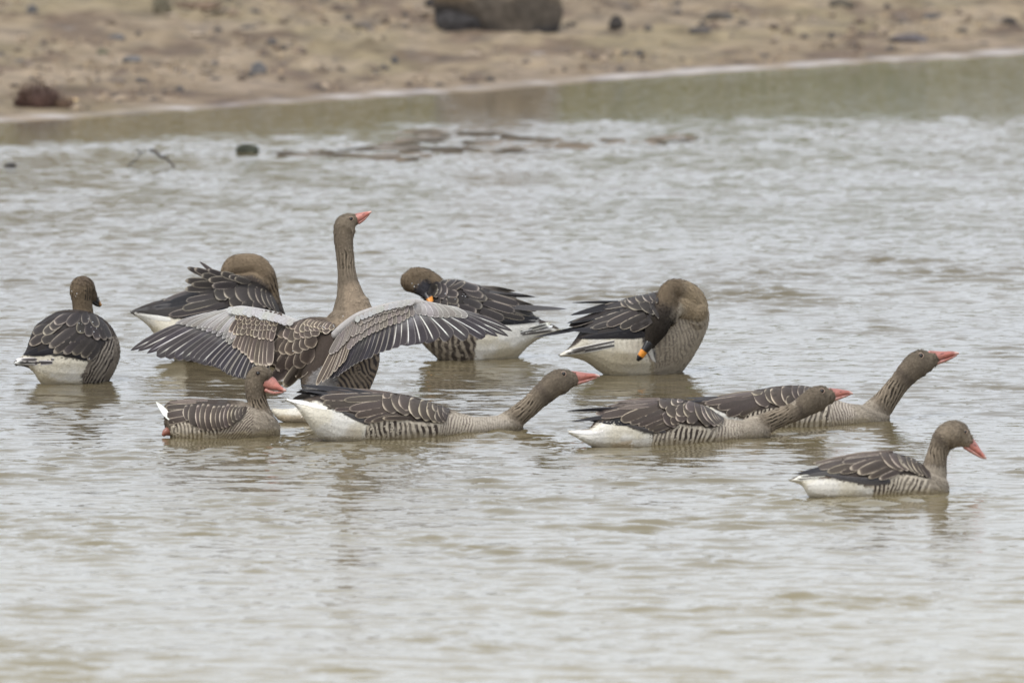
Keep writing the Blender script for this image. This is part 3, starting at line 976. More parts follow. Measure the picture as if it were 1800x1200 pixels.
# ---- greylag stretched low, nearer one of the right-hand pair
g = Goose('greylag_goose', 'greylag', [(1060, 783), (1355, 767)], 'greylag goose stretched low whose outstretched neck crosses the flank of the goose behind it', GREY)
g.body([(999, 757, 761, 5), (1015, 756, 770, 12), (1035, 753, 782, 24), (1055, 728, 793, 36), (1080, 710, 802, 48), (1110, 704, 808, 58), (1150, 700, 811, 64), (1190, 700, 809, 66), (1220, 706, 805, 62),
        (1245, 716, 801, 54), (1262, 727, 795, 46), (1280, 736, 789, 40), (1310, 738, 782, 36), (1335, 738, 776, 29), (1354, 744, 770, 18)],
       necks=[[(1318, 757, 22), (1335, 749, 20.5), (1352, 741, 18.5), (1370, 734, 17.2), (1388, 727, 16.8), (1404, 720, 17.2), (1420, 710, 20), (1436, 701, 22), (1448, 697, 19.5), (1458, 696, 13.5)]])
g.poly([(1142, 815), (1142, 765), (1230, 752), (1265, 735), (1400, 700), (1400, 815)], P['breast'], 6)
g.poly([(994, 754), (1040, 751), (1056, 742), (1095, 741), (1120, 753), (1148, 761), (1141, 815), (1020, 815)], WHITE, 4, color2=CREAM)
g.poly([(1065, 800), (1080, 777), (1110, 773), (1118, 800)], (0.38, 0.24, 0.08), 8, 0.6)
g.bars([(1140, 815), (1147, 762), (1182, 755), (1191, 747), (1230, 748), (1240, 752), (1258, 753), (1262, 815)], 9.0, 16, duty=0.5, grow=-0.15)
g.bars([(1256, 815), (1258, 752), (1268, 739), (1304, 741), (1304, 815)], 5.4, -4, dark=(0.19, 0.155, 0.13), light=(0.46, 0.40, 0.32), duty=0.45, soft=14)
g.poly([(1182, 756), (1191, 745), (1206, 746), (1230, 746), (1240, 751), (1256, 752), (1256, 755), (1238, 756), (1218, 752), (1196, 750)], P['barl'], 3, .75)
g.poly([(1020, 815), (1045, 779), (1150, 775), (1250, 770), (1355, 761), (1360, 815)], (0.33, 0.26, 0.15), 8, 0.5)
g.neck_zone(0, P['breast'], 0.0, 0.16, 0.07)
g.neck_zone(0, P['head'], 0.16, 0.62, 0.06, furrow=0.0024, count=9, slant=0.4)
g.neck_zone(0, np.array(P['head']) * 1.05, 0.70, 1.0, 0.05, crown=np.array(P['head']) * 0.78)
WP = [(1050, 728), (1062, 714), (1090, 705), (1140, 700), (1195, 700), (1232, 709), (1262, 728), (1272, 738), (1262, 749), (1254, 752), (1238, 751), (1228, 747), (1192, 746), (1182, 753), (1150, 759), (1120, 752), (1092, 741), (1060, 738)]
g.poly(WP, np.array(P['dark']) * .9, 4, shield=True)
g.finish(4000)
w = g.wing_patch(WP)
for a in [('white', 1050, 760, 999, 759, 8), ('white', 1060, 757, 1008, 757, 7)]: g.feather(*a)
for a in [('black', 1095, 738, 1036, 740, 8), ('black', 1110, 745, 1042, 740, 9), ('black', 1100, 727, 1003, 741, 8), ('black', 1100, 717, 995, 722, 7), ('greyblack', 1150, 760, 1100, 746, 8), ('greyblack', 1170, 759, 1125, 753, 7),
          ('tertial', 1185, 745, 1147, 758, 8), ('tertial', 1180, 742, 1139, 755, 8), ('tertial', 1175, 735, 1134, 752, 8), ('tertial', 1172, 728, 1122, 748, 10), ('tertial', 1165, 722, 1107, 744, 13),
          ('tertial', 1140, 716, 1053, 732, 14), ('tertial', 1155, 714, 1091, 739, 18), ('tertial', 1155, 707, 1046, 727, 14), ('brown', 1140, 712, 1084, 718, 9), ('brown', 1150, 703, 1064, 714, 9), ('brown', 1160, 701, 1080, 706, 8)]: g.feather(*a, w)
g.bands([(1160, 731, 1180, 755), (1154, 704, 1168, 723), (1166, 722, 1186, 738), (1175, 740, 1188, 750), (1176, 702, 1186, 717), (1184, 723, 1199, 736), (1184, 729, 1195, 745), (1188, 702, 1194, 710), (1196, 714, 1212, 740), (1204, 735, 1214, 748), (1204, 706, 1208, 725),
         (1215, 707, 1236, 752), (1226, 711, 1250, 752), (1232, 710, 1258, 751), (1244, 714, 1263, 747), (1252, 722, 1266, 743), (1258, 727, 1270, 740)], 24, w)
g.pink_bill([(1459, 692, 10.5, 9), (1472, 690.8, 8, 8), (1484, 690, 5.2, 6.5), (1493, 690.3, 3.6, 5.2), (1498, 691.5, 1.8, 3)],
            [(1461, 702, 4.5, 7), (1475, 699, 3.2, 6), (1487, 695.3, 2.1, 4.6), (1494, 693.3, 1.3, 3.5)], (1476, 688.5))
g.eye(1444.5, 687, 3.8)

# ---- greylag behind it, neck raised at a slant
g = Goose('greylag_goose', 'greylag', [(1385, 748), (1562, 738)], 'greylag goose with neck raised at a slant, partly hidden behind another goose', GREY)
g.body([(1203, 704, 710, 6), (1225, 701, 728, 20), (1250, 698, 752, 34), (1280, 694, 769, 46), (1310, 689, 777, 54), (1345, 682, 780, 60), (1385, 677, 780, 62), (1415, 678, 778, 58), (1440, 685, 774, 54),
        (1465, 698, 769, 50), (1485, 707, 765, 44), (1510, 711, 760, 38), (1535, 713, 755, 32), (1554, 719, 748, 22), (1564, 728, 740, 9)],
       necks=[[(1525, 736, 25), (1540, 723, 24), (1552, 710, 21.5), (1562, 697, 20), (1573, 683, 18.8), (1584, 670, 18.5), (1595, 657, 20), (1607, 645, 22.5), (1619, 637, 23), (1630, 634, 19), (1639, 631, 13.5)]])
g.poly([(1320, 790), (1320, 735), (1420, 715), (1460, 690), (1600, 690), (1600, 790)], P['breast'], 6)
g.poly([(1238, 712), (1255, 719), (1280, 730), (1306, 735), (1308, 790), (1240, 790)], WHITE, 4, color2=CREAM)
g.bars([(1304, 790), (1306, 738), (1322, 722), (1345, 718), (1370, 717), (1400, 712), (1440, 704), (1478, 702), (1478, 790)], 8.5, 14, duty=0.5, grow=-0.12)
g.bars([(1455, 790), (1460, 700), (1490, 705), (1502, 715), (1502, 790)], 4.8, -8, dark=(0.20, 0.165, 0.14), light=(0.44, 0.38, 0.31), duty=0.45, soft=14)
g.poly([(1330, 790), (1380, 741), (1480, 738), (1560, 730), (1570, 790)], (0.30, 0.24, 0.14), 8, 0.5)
g.neck_zone(0, np.array(P['breast']) * 0.85, 0.0, 0.16, 0.07)
g.neck_zone(0, P['head'], 0.17, 0.62, 0.05, furrow=0.0024, count=9, slant=0.8)
g.neck_zone(0, np.array(P['head']) * 1.03, 0.70, 1.0, 0.05, crown=np.array(P['head']) * 0.75)
WP = [(1204, 703), (1260, 696), (1310, 689), (1350, 681), (1385, 677), (1415, 678), (1432, 684), (1432, 700), (1400, 711), (1370, 716), (1344, 719), (1320, 724), (1303, 731), (1278, 729), (1250, 716), (1225, 708)]
g.poly(WP, np.array(P['dark']) * .9, 4, shield=True)
g.finish(4000)
w = g.wing_patch(WP)
for a in [('black', 1290, 698, 1200, 700, 5), ('black', 1290, 702, 1210, 705, 8), ('tertial', 1335, 712, 1300, 730, 10), ('tertial', 1340, 701, 1276, 729, 18), ('tertial', 1330, 698, 1261, 717, 17), ('tertial', 1320, 697, 1238, 709, 11),
          ('brown', 1330, 690, 1232, 706, 9), ('brown', 1330, 688, 1260, 696, 7)]: g.feather(*a, w)
g.bands([(1320, 697, 1344, 720), (1314, 688, 1336, 698), (1339, 690, 1361, 716), (1349, 688, 1368, 719), (1369, 682, 1382, 716), (1378, 700, 1386, 716), (1388, 679, 1399, 707), (1400, 680, 1406, 702), (1412, 680, 1416, 700), (1420, 682, 1424, 698)], 24, w)
g.pink_bill([(1636, 628, 12, 10), (1648, 626, 9.5, 9), (1661, 623.5, 6.4, 8), (1674, 621.5, 4.6, 6.5), (1684, 621, 2.2, 4)],
            [(1643, 638, 4.5, 7), (1657, 634.5, 3.3, 6), (1670, 629.5, 2.4, 5), (1681, 624.5, 1.5, 4)], (1656, 621.5))
g.eye(1618.5, 625, 3.8)

# ---- greylag at the left with its head turned to the viewer
g = Goose('greylag_goose', 'greylag', [(300, 767), (480, 763)], 'greylag goose with pink bill turned toward the viewer, in front of the left spread wing', GREY)
g.body([(290, 712, 748, 14), (300, 704, 769, 30), (320, 703, 787, 46), (350, 702, 795, 58), (390, 702, 796, 66), (420, 704, 795, 66), (445, 710, 792, 62), (465, 717, 788, 54), (482, 733, 782, 42), (492, 747, 773, 24)],
       necks=[[(460, 748, 27, 27, 8), (459, 733, 21.5, 21.5, 10), (455.5, 718, 18.2, 18.2, 10), (452, 703, 17.2, 17.2, 10), (449.5, 690, 18, 18, 11), (450, 677, 20, 20, 12), (455, 664, 21.5, 20, 14), (463, 659, 18, 18, 18), (468, 659, 12.5, 14, 22)]])
g.poly([(300, 800), (300, 745), (400, 735), (430, 700), (510, 700), (510, 800)], P['breast'], 6)
g.poly([(400, 715), (440, 704), (446, 740), (440, 770), (395, 770), (380, 752)], (0.22, 0.18, 0.145), 10, 0.8)
g.bars([(296, 800), (300, 750), (317, 733), (330, 743), (350, 755), (368, 756), (384, 752), (384, 800)], 6.6, 20, duty=0.52, curve=0.6)
g.bars([(380, 800), (384, 750), (405, 722), (440, 712), (446, 740), (440, 800)], 5.6, 40, dark=(0.13, 0.10, 0.085), light=(0.40, 0.345, 0.27), duty=0.5)
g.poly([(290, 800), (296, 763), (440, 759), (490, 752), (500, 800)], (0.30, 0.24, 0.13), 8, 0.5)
g.neck_zone(0, P['breast'], 0.0, 0.16, 0.06)
g.neck_zone(0, np.array(P['head']) * .95, 0.2, 0.62, 0.05, furrow=0.0024, count=9, slant=0.15)
g.neck_zone(0, np.array(P['head']) * 0.98, 0.62, 1.0, 0.05)
WP = [(294, 703), (340, 702), (400, 703), (410, 712), (402, 742), (388, 750), (366, 754), (350, 753), (330, 742), (317, 732), (296, 742)]
g.poly(WP, np.array(P['dark']) * .9, 4, shield=True)
g.finish()
w = g.wing_patch(WP)
for a in [('white', 302, 738, 274, 705, 12), ('white', 306, 742, 281, 712, 10)]: g.feather(*a)
for a in [('tertial', 335, 733, 294, 742, 11), ('tertial', 335, 723, 291, 730, 13), ('tertial', 340, 713, 291, 716, 10), ('brown', 345, 706, 293, 707, 7), ('brown', 365, 703, 310, 703, 5)]: g.feather(*a, w)
g.bands([(321, 713, 323, 739), (331, 711, 331, 748), (342, 713, 346, 755), (351, 710, 351, 756), (360, 711, 360, 756), (370, 714, 370, 755), (379, 713, 378, 754), (387, 713, 385, 752), (395, 710, 391, 750), (402, 711, 398, 746), (409, 712, 404, 740), (416, 713, 411, 736), (423, 713, 418, 731), (429, 713, 425, 727)], 19, w)
g.pink_bill([(470, 671.5, 12.5, 10, 22), (477, 673.5, 11.5, 10, 25), (484, 678, 8.2, 8.5, 29), (491, 682, 5.2, 7, 32), (497, 684.8, 3.6, 5.5, 34), (501, 686, 2.8, 4.5, 35)],
            [(468, 686, 4, 8, 22), (480, 690, 3.2, 7, 26), (492, 689.5, 2.2, 5.5, 31), (498, 688.5, 1.4, 4, 33)], (481, 674.5), off=0)
g.eye(453.5, 656, 3.4, ring=(0.14, 0.10, 0.075))
g.solid('foot', [(304, 753, 5, 6, 10), (297, 757, 8, 8, 12), (291, 760, 6.5, 7, 13), (288, 763, 4, 5, 14)], (0.26, 0.10, 0.07), M_BILL)

# ---- greylag beating its wings
g = Goose('greylag_goose', 'greylag', [(478, 742), (640, 742)], 'greylag goose rearing upright with both wings spread wide', GREY)
g.body(None, tubes=[[(622, 540, 30, 32), (620, 560, 43, 46), (614, 590, 54, 56), (607, 620, 62, 60), (598, 650, 62, 60), (582, 685, 58, 54), (566, 715, 38, 40), (545, 728, 22, 30), (520, 731, 15, 22), (500, 730, 12, 14), (482, 722, 5, 8)],
                    [(592, 578, 22, 22, 12), (560, 592, 38, 26, 10), (530, 608, 46, 24, 8), (505, 616, 40, 16, 6), (487, 620, 28, 9, 5)]],
       necks=[[(622, 565, 40, 44), (619, 545, 35.5, 36), (615, 517, 24, 25), (611, 492, 17.8), (608, 466, 16.3), (605.5, 440, 16.3), (604, 420, 17.3), (605.5, 405, 19.5), (609, 395, 20), (616, 388.5, 15.5), (624, 385, 10)]])
g.poly([(560, 520), (670, 520), (690, 700), (560, 700), (600, 600)], (0.265, 0.205, 0.145), 10)
g.bars([(560, 700), (596, 645), (640, 612), (672, 612), (650, 700)], 10, -28, dark=(0.05, 0.043, 0.042), light=(0.25, 0.20, 0.15), duty=0.5, wob=1.6)
g.poly([(525, 705), (556, 645), (585, 610), (600, 640), (585, 700)], (0.235, 0.222, 0.215), 12)
g.poly([(465, 700), (530, 712), (560, 716), (575, 760), (465, 770)], WHITE, 5, color2=CREAM)
g.poly([(470, 765), (478, 730), (500, 728), (560, 730), (560, 765)], (0.40, 0.31, 0.19), 8, 0.75)
g.poly([(470, 590), (500, 555), (575, 560), (600, 585), (575, 640), (530, 665), (480, 660)], np.array(P['dark']) * 1.1, 5, shield=True)
g.neck_zone(0, (0.27, 0.21, 0.15), 0.0, 0.36, 0.05)
g.neck_zone(0, P['head'], 0.36, 0.74, 0.05, furrow=0.0024, count=9, slant=0.25)
g.neck_zone(0, np.array(P['head']) * 1.1, 0.74, 1.0, 0.05, crown=np.array(P['head']) * 0.9)
g.poly([(584, 395), (600, 400), (606, 480), (606, 560), (580, 560)], np.array(P['head']) * 0.85, 6, 0.6)
g.finish(5000)
for a in [('greyblack', 560, 690, 514, 701, 14), ('greyblack', 570, 680, 520, 690, 12)]: g.feather(*a, tiplift=1)
def arm(name, rows, c):
    return g.solid(name, rows, c, M_FEATHER, sub=5, col_fn=lambda X, Y, q: q * (0.85 + 0.3 * fbm(np.c_[X, Y] * 0.12, 3))[:, None])
# far (left) wing: from the shoulder away to the left
dl = lambda x, y: float(np.interp(x, [225, 330, 415, 480, 520], [-45, -25, -4, 8, 14])) + 0.22 * (y - 560)
lw = arm('wing', [(530, 572, 7, 7, 14), (512, 566, 8, 7, 10), (490, 558, 8.5, 7, 6), (465, 552, 8.5, 6, 2), (440, 547, 8, 5, -2), (420, 544, 6.5, 4, -6), (400, 547, 5, 3, -10), (360, 557, 3.2, 2, -20), (320, 573, 2, 1.2, -27)], (0.45, 0.43, 0.41))
ft = [(229, 616), (242, 617), (258, 621), (275, 626), (291, 628), (308, 630), (322, 631), (335, 633), (344, 636), (353, 639), (364, 641), (374, 644), (382, 647), (390, 652), (399, 658), (409, 662), (418, 664), (428, 666), (437, 669), (446, 672), (455, 672), (464, 668)]
fb = polyline([(383, 550), (392, 553), (402, 560), (412, 568), (422, 578), (432, 590), (442, 602), (452, 612), (470, 612)], len(ft))
for i, (tx, ty) in enumerate(ft):
    g.feather('flight' if i < 10 else 'secondary', fb[i][0], fb[i][1], tx, ty, 20 if i < 10 else 17, lw, dl, lift=0.3 * i, roll=1.2, bow=3.0 - 0.12 * i, tint=RNG.uniform(.9, 1.1), tiplift=0.5, shape='tipquill' if i < 3 else 'quill')
g.row('grey', [(386, 548), (396, 546), (408, 549), (420, 556), (428, 566)], [(308, 567), (326, 572), (346, 578), (364, 583), (378, 589), (392, 597), (402, 606), (411, 613)], 13, 10.5, lw, dl, lift0=8, roll=1.3, jit=.9, tint=.86)
g.row('covert', [(428, 576), (442, 588), (458, 592), (476, 592)], [(411, 612), (427, 621), (437, 630), (445, 641), (456, 644), (466, 645), (474, 643)], 10, (11, 13), lw, dl, lift0=12, roll=1.3, jit=.7, tint=1.55, shape='long')
g.row('grey', [(404, 546), (416, 548), (428, 556)], [(352, 574), (370, 578), (386, 585), (398, 592), (406, 596)], 9, 9, lw, dl, lift0=12.5, roll=1.3, jit=.8)
g.row('covert', [(418, 560), (440, 566), (462, 570), (482, 572)], [(404, 584), (412, 590), (424, 590), (436, 592), (446, 594), (458, 595), (470, 597), (478, 600)], 11, 10, lw, dl, lift0=15.5, roll=1.3, jit=.9, tint=1.55)
for k, (yy, xa, xb) in enumerate([(580, 420, 480), (572, 418, 484), (565, 414, 488), (558, 420, 490)]):
    g.row('covert', [(xa + 8, yy - 16), (xb + 3, yy - 10)], [(xa, yy - 3), (0.5 * (xa + xb), yy), (xb, yy + 2)], 9, 8.5, lw, dl, lift0=18.5 + 2.2 * k, roll=1.3, jit=.8, tint=1.55)
g.row('plaingrey', [(410, 541), (450, 543), (490, 553), (515, 562)], [(402, 551), (436, 554), (476, 564), (504, 571)], 16, 12, lw, dl, lift0=27, roll=1.3, jit=1.2, tint=.98)
g.order = 0
for a in [('covert', 512, 640, 478, 668, 24), ('covert', 535, 635, 499, 680, 22), ('covert', 550, 628, 520, 664, 20)]: g.feather(*a, lw, tint=1.15)
g.row('covert', [(503, 612), (525, 617), (548, 610)], [(478, 640), (492, 652), (512, 652), (534, 640)], 5, 24, lw, tint=1.15)
g.row('covert', [(505, 590), (525, 594), (550, 588)], [(482, 616), (500, 624), (522, 620), (545, 610)], 6, 22, lw, tint=1.35)
g.row('covert', [(507, 570), (527, 573), (553, 572)], [(489, 594), (508, 601), (530, 596), (552, 592)], 7, 18, lw, tint=1.45)
g.row('covert', [(517, 563), (540, 563), (565, 566), (582, 570)], [(502, 576), (520, 584), (544, 580), (570, 586)], 9, 14, lw, tint=1.5)
g.row('covert', [(548, 562), (570, 564), (588, 568)], [(534, 570), (556, 576), (578, 580)], 8, 9.5, lw, tint=1.9)
# near (right) wing
dr = lambda x, y: float(np.interp(x, [550, 600, 660, 730, 820, 905], [58, 68, 74, 78, 70, 60])) + 0.10 * (y - 560)
rw = arm('wing', [(590, 588, 8, 8, 58), (606, 574, 8.5, 8, 64), (628, 558, 8, 7, 70), (652, 548, 7.5, 6, 72), (682, 539.5, 7, 5, 74), (707, 534.5, 6.5, 5, 75), (729, 531.5, 6, 4, 76), (752, 534, 4.6, 3, 74), (782, 539.5, 3.4, 2.4, 72), (822, 549.5, 2.4, 1.6, 68), (852, 561, 1.6, 1.2, 64)], (0.40, 0.375, 0.355))
ft = [(901, 582), (894, 591), (875, 591), (853, 592), (822, 594), (792, 595), (763, 600), (739, 604.5), (717, 608), (702, 607), (690, 612), (677, 616), (666, 619), (656, 622), (645, 629), (637, 631), (628, 635), (620, 639), (613, 643), (606, 648), (600, 652), (594, 656), (588, 661), (580, 664)]
fb = polyline([(782, 541), (772, 540), (760, 541), (746, 542), (735, 544), (722, 547), (708, 551), (694, 556), (680, 562), (664, 570), (650, 579), (638, 588), (626, 598), (616, 608), (606, 618)], len(ft))
for i, (tx, ty) in enumerate(ft):
    g.feather('flight' if i < 11 else 'secondary', fb[i][0], fb[i][1], tx, ty, shape='tipquill' if i < 3 else 'quill', w=float(np.interp(i, [0, 3, 6, 9, 13, 23], [13, 20, 31, 25, 17, 14])), parent=rw, depth=dr, lift=6 - 0.24 * i, roll=-1.2,
              bow=-3.5 + 0.16 * i, tint=RNG.uniform(.9, 1.12) * (1.15 if i < 11 else 1), tiplift=0.5)
g.row('grey', [(732, 531), (748, 533), (766, 536), (786, 540)], [(738, 553), (756, 557), (778, 558), (800, 555), (822, 556)], 9, 14, rw, dr, lift0=8, roll=-1.3, jit=.8)
g.row('greybrown', [(722, 536), (700, 544), (676, 553), (652, 567), (634, 580), (618, 594)], [(724, 556), (708, 564), (692, 571), (674, 577), (656, 585), (638, 594), (624, 602), (612, 614)], 16, (11, 10), rw, dr, lift0=9, roll=-1.3, jit=.7, tint=1.12)
g.row('greybrown', [(716, 533), (694, 538), (670, 546), (645, 557), (625, 570)], [(710, 549), (690, 556), (672, 564), (652, 573), (636, 582), (618, 592)], 14, 10, rw, dr, lift0=14, roll=-1.3, jit=.9, tint=1.15)
g.row('greybrown', [(716, 529), (690, 534), (660, 543), (635, 554)], [(704, 541), (682, 547), (656, 557), (632, 571)], 12, 9.5, rw, dr, lift0=18.5, roll=-1.3, jit=1.0, tint=1.25)
g.row('plaingrey', [(730, 527), (700, 531), (660, 543), (630, 556)], [(716, 537), (690, 541), (655, 552), (628, 566)], 14, 9, rw, dr, lift0=24, roll=-1.0, jit=1.0, tint=.85)
g.row('tertial', [(618, 586), (608, 590), (600, 596), (594, 600)], [(602, 638), (591, 652), (576, 664), (556, 676)], 7, 8.5, rw, dr, lift0=11, roll=-1.3, jit=1.0, tint=1.9)
g.row('greybrown', [(622, 566), (608, 578), (596, 590)], [(606, 600), (594, 614), (580, 622)], 7, 8.5, rw, dr, lift0=16, roll=-1.3, jit=1.2, tint=0.95)
g.drops([(564, 573), (569, 575), (571, 577), (586, 572), (587, 574), (515, 617), (603, 556)])
g.pink_bill([(626, 384.5, 9.5, 9), (635, 380.5, 7.2, 8), (644.5, 376, 4.4, 6.3), (651.5, 372.8, 2, 3.8)], [(631, 391.5, 3, 6), (640, 385, 2.4, 5), (648.5, 377, 1.4, 3.6)], (638, 377))
g.eye(617, 384.5, 3.2)

PB = PAL['bean']
# ---- bean goose at the far left, facing away
g = Goose('bean_goose', 'bean', [(75, 673), (180, 670)], 'bean goose at the far left, back to the viewer, with dark bill and white rump', BEAN)
g.body([(28, 634, 642, 5), (45, 617, 645, 14), (58, 580, 653, 32), (75, 562, 678, 50), (100, 548, 690, 64), (125, 544, 694, 70), (150, 546, 692, 68), (175, 556, 684, 58), (195, 573, 664, 44), (207, 596, 640, 26), (211, 612, 626, 10)],
       necks=[[(147, 580, 30, 30, -20), (146, 560, 21, 21, -22), (145.5, 545, 17.8, 18, -22), (144.5, 528, 18.5, 19, -21), (144, 513, 21.5, 21.5, -20), (145, 505, 21.5, 21, -19)],
              [(150, 506, 16, 16, -20), (158, 516, 12.5, 12, -22), (166, 526, 7.5, 8, -23)]])
g.poly([(150, 700), (150, 650), (178, 606), (198, 590), (230, 590), (230, 700)], (0.225, 0.19, 0.155), 8)
g.bars([(145, 700), (150, 660), (165, 634), (180, 604), (201, 596), (200, 630), (188, 655), (176, 700)], 6.5, 24, duty=0.55, light=(0.30, 0.26, 0.215))
g.poly([(36, 620), (60, 625), (95, 624), (125, 628), (156, 634), (147, 660), (143, 705), (70, 705), (48, 642)], WHITE, 4, color2=CREAM)
g.poly([(55, 645), (75, 655), (100, 668), (145, 668), (145, 705), (70, 705)], (0.50, 0.42, 0.27), 10, 0.6)
g.neck_zone(0, (0.16, 0.125, 0.09), 0.05, 0.45, 0.08)
g.neck_zone(0, np.array(PB['head']) * 1.0, 0.35, 1.0, 0.06, furrow=0.0, count=8)
g.neck_zone(1, np.array(PB['head']) * 0.55, 0.2, 1.0, 0.15)
g.bars([(149, 506), (160, 504), (162, 520), (158, 530), (149, 528)], 4.6, 6, dark=(0.03, 0.024, 0.02), light=PB['head'], duty=0.5, soft=3)
g.poly([(134, 484), (160, 484), (165, 500), (150, 498), (138, 500)], (0.085, 0.062, 0.045), 8, 0.7)
WP = [(40, 624), (52, 600), (60, 576), (75, 560), (100, 547), (150, 546), (178, 558), (200, 590), (182, 606), (166, 634), (140, 630), (110, 626), (60, 622)]
g.poly(WP, np.array(PB['dark']) * .95, 4, shield=True)
g.finish(2600)
w = g.wing_patch(WP)
for a in [('tail', 85, 634, 25, 638, 9), ('tail', 92, 637, 38, 638, 9), ('tail', 95, 632, 28, 632, 8)]: g.feather(*a)
for a in [('black', 90, 608, 40, 623, 11), ('black', 100, 615, 52, 625, 11), ('black', 165, 632, 122, 624, 9), ('greyblack', 130, 612, 90, 624, 10),
          ('covert', 175, 605, 155, 634, 15), ('covert', 168, 598, 144, 628, 18), ('covert', 158, 592, 128, 623, 19), ('covert', 150, 588, 112, 622, 17), ('covert', 145, 580, 94, 621, 17), ('covert', 136, 573, 86, 611, 17),
          ('covert', 82, 586, 52, 606, 16), ('covert', 95, 590, 73, 601, 17), ('covert', 85, 572, 57, 586, 16), ('covert', 105, 566, 76, 587, 17), ('covert', 112, 560, 88, 578, 17), ('covert', 125, 553, 95, 568, 16)]: g.feather(*a, w, tint=RNG.uniform(0.9, 1.35))
for a in [('covert', 150, 556, 140, 586, 20), ('covert', 158, 556, 156, 592, 18), ('covert', 165, 558, 172, 598, 17), ('covert', 170, 560, 186, 598, 15), ('covert', 176, 562, 195, 596, 13), ('covert', 140, 550, 118, 572, 18), ('covert', 150, 548, 150, 570, 15), ('covert', 160, 551, 172, 575, 14)]: g.feather(*a, w)
g.solid('upper_bill', [(166, 525, 7, 7, -22), (171, 530.5, 5.6, 6, -24), (176, 535.5, 3.2, 4, -26)], (0.018, 0.016, 0.016), M_BILL, col_fn=lambda X, Y, c: mixc(c, (0.5, 0.24, 0.06), sstep(X, 174.2, 176) * 0.7))
g.solid('lower_bill', [(164, 530, 4.5, 6, -22), (170, 535, 3.5, 5, -24), (175, 538, 1.8, 3, -26)], (0.018, 0.016, 0.016), M_BILL)

g.drops([(139, 568), (144, 570), (141, 582), (155, 560), (163, 566), (160, 575), (165, 583), (170, 577), (175, 590), (157, 630), (126, 512), (135, 516), (133, 521)], 0.85)

# ---- bean goose behind the left wing, head buried in its back
g = Goose('bean_goose', 'bean', [(300, 634), (470, 631)], 'bean goose preening with its head buried in raised back feathers, behind the left spread wing', BEAN)
g.body([(232, 546, 551, 6), (245, 540, 560, 16), (265, 532, 578, 30), (290, 525, 616, 44), (320, 513, 642, 56), (355, 502, 650, 64), (395, 497, 652, 68), (430, 493, 652, 66), (460, 500, 647, 58), (485, 518, 637, 44), (498, 543, 614, 26), (504, 562, 595, 10)],
       necks=[[(476, 545, 22, 24, 0), (474, 522, 18, 20, 2), (471, 500, 17.5, 19, 4), (464, 482, 19.5, 20, 6), (450, 468, 20, 20, 6), (432, 467, 21.5, 22, 4), (415, 470, 22, 22, 2), (405, 478, 18, 19, 0), (400, 490, 13, 14, 0)]],
       tubes=[[(395, 500, 16, 24, 4), (420, 496, 17, 24, 6), (445, 494, 19, 24, 8), (465, 505, 19, 24, 8)]])
g.poly([(236, 548), (262, 550), (300, 555), (325, 565), (330, 670), (262, 670), (250, 575)], WHITE, 4, color2=CREAM)
g.poly([(255, 565), (300, 590), (330, 600), (330, 670), (262, 670)], (0.45, 0.38, 0.24), 12, 0.5)
g.neck_zone(0, np.array(PB['head']) * 0.75, 0.08, 0.45, 0.08, furrow=0.0016, count=8, slant=0.5)
g.neck_zone(0, np.array(PB['head']) * 1.32, 0.42, 1.0, 0.06)
WP = [(232, 547), (285, 526), (330, 509), (388, 496), (440, 491), (470, 505), (495, 545), (500, 560), (440, 560), (380, 552), (310, 560), (280, 556)]
g.poly(WP, np.array(PB['dark']) * .95, 4, shield=True)
g.finish(3600)
w = g.wing_patch(WP)
for a in [('white', 300, 562, 240, 553, 9)]: g.feather(*a)
for a in [('greyblack', 335, 532, 229, 547, 9), ('black', 340, 526, 272, 540, 15), ('black', 395, 540, 305, 558, 14), ('black', 400, 548, 330, 560, 14), ('brown', 350, 510, 286, 528, 13), ('black', 350, 516, 290, 534, 14),
          ('tertial', 395, 535, 296, 554, 13), ('tertial', 385, 527, 320, 543, 13), ('tertial', 375, 520, 327, 529, 11)]: g.feather(*a, w)
# ruffled scapulars standing up from the back
for a in [('covert', 376, 505, 325, 508, 14), ('covert', 385, 498, 325, 493, 15), ('covert', 385, 500, 336, 500, 13), ('covert', 384, 492, 329, 470, 12), ('covert', 388, 490, 341, 472, 13), ('brown', 384, 486, 350, 459, 9), ('covert', 392, 490, 354, 484, 14), ('covert', 398, 486, 365, 474, 10),
          ('covert', 410, 492, 366, 492, 14), ('covert', 420, 490, 388, 480, 13), ('covert', 432, 492, 402, 486, 12), ('covert', 440, 496, 412, 489, 12), ('covert', 416, 500, 372, 503, 14)]:
    g.feather(*a, w, depth=lambda x, y: 34 + 0.10 * (x - 380), tint=RNG.uniform(.95, 1.3))
g.bands([(372, 517, 392, 533), (388, 511, 405, 530), (398, 530, 416, 546), (407, 507, 427, 538), (420, 536, 430, 552), (430, 503, 446, 538), (440, 532, 450, 552), (444, 508, 460, 542), (455, 510, 470, 545), (464, 512, 480, 548), (474, 520, 488, 552)], 28, w)

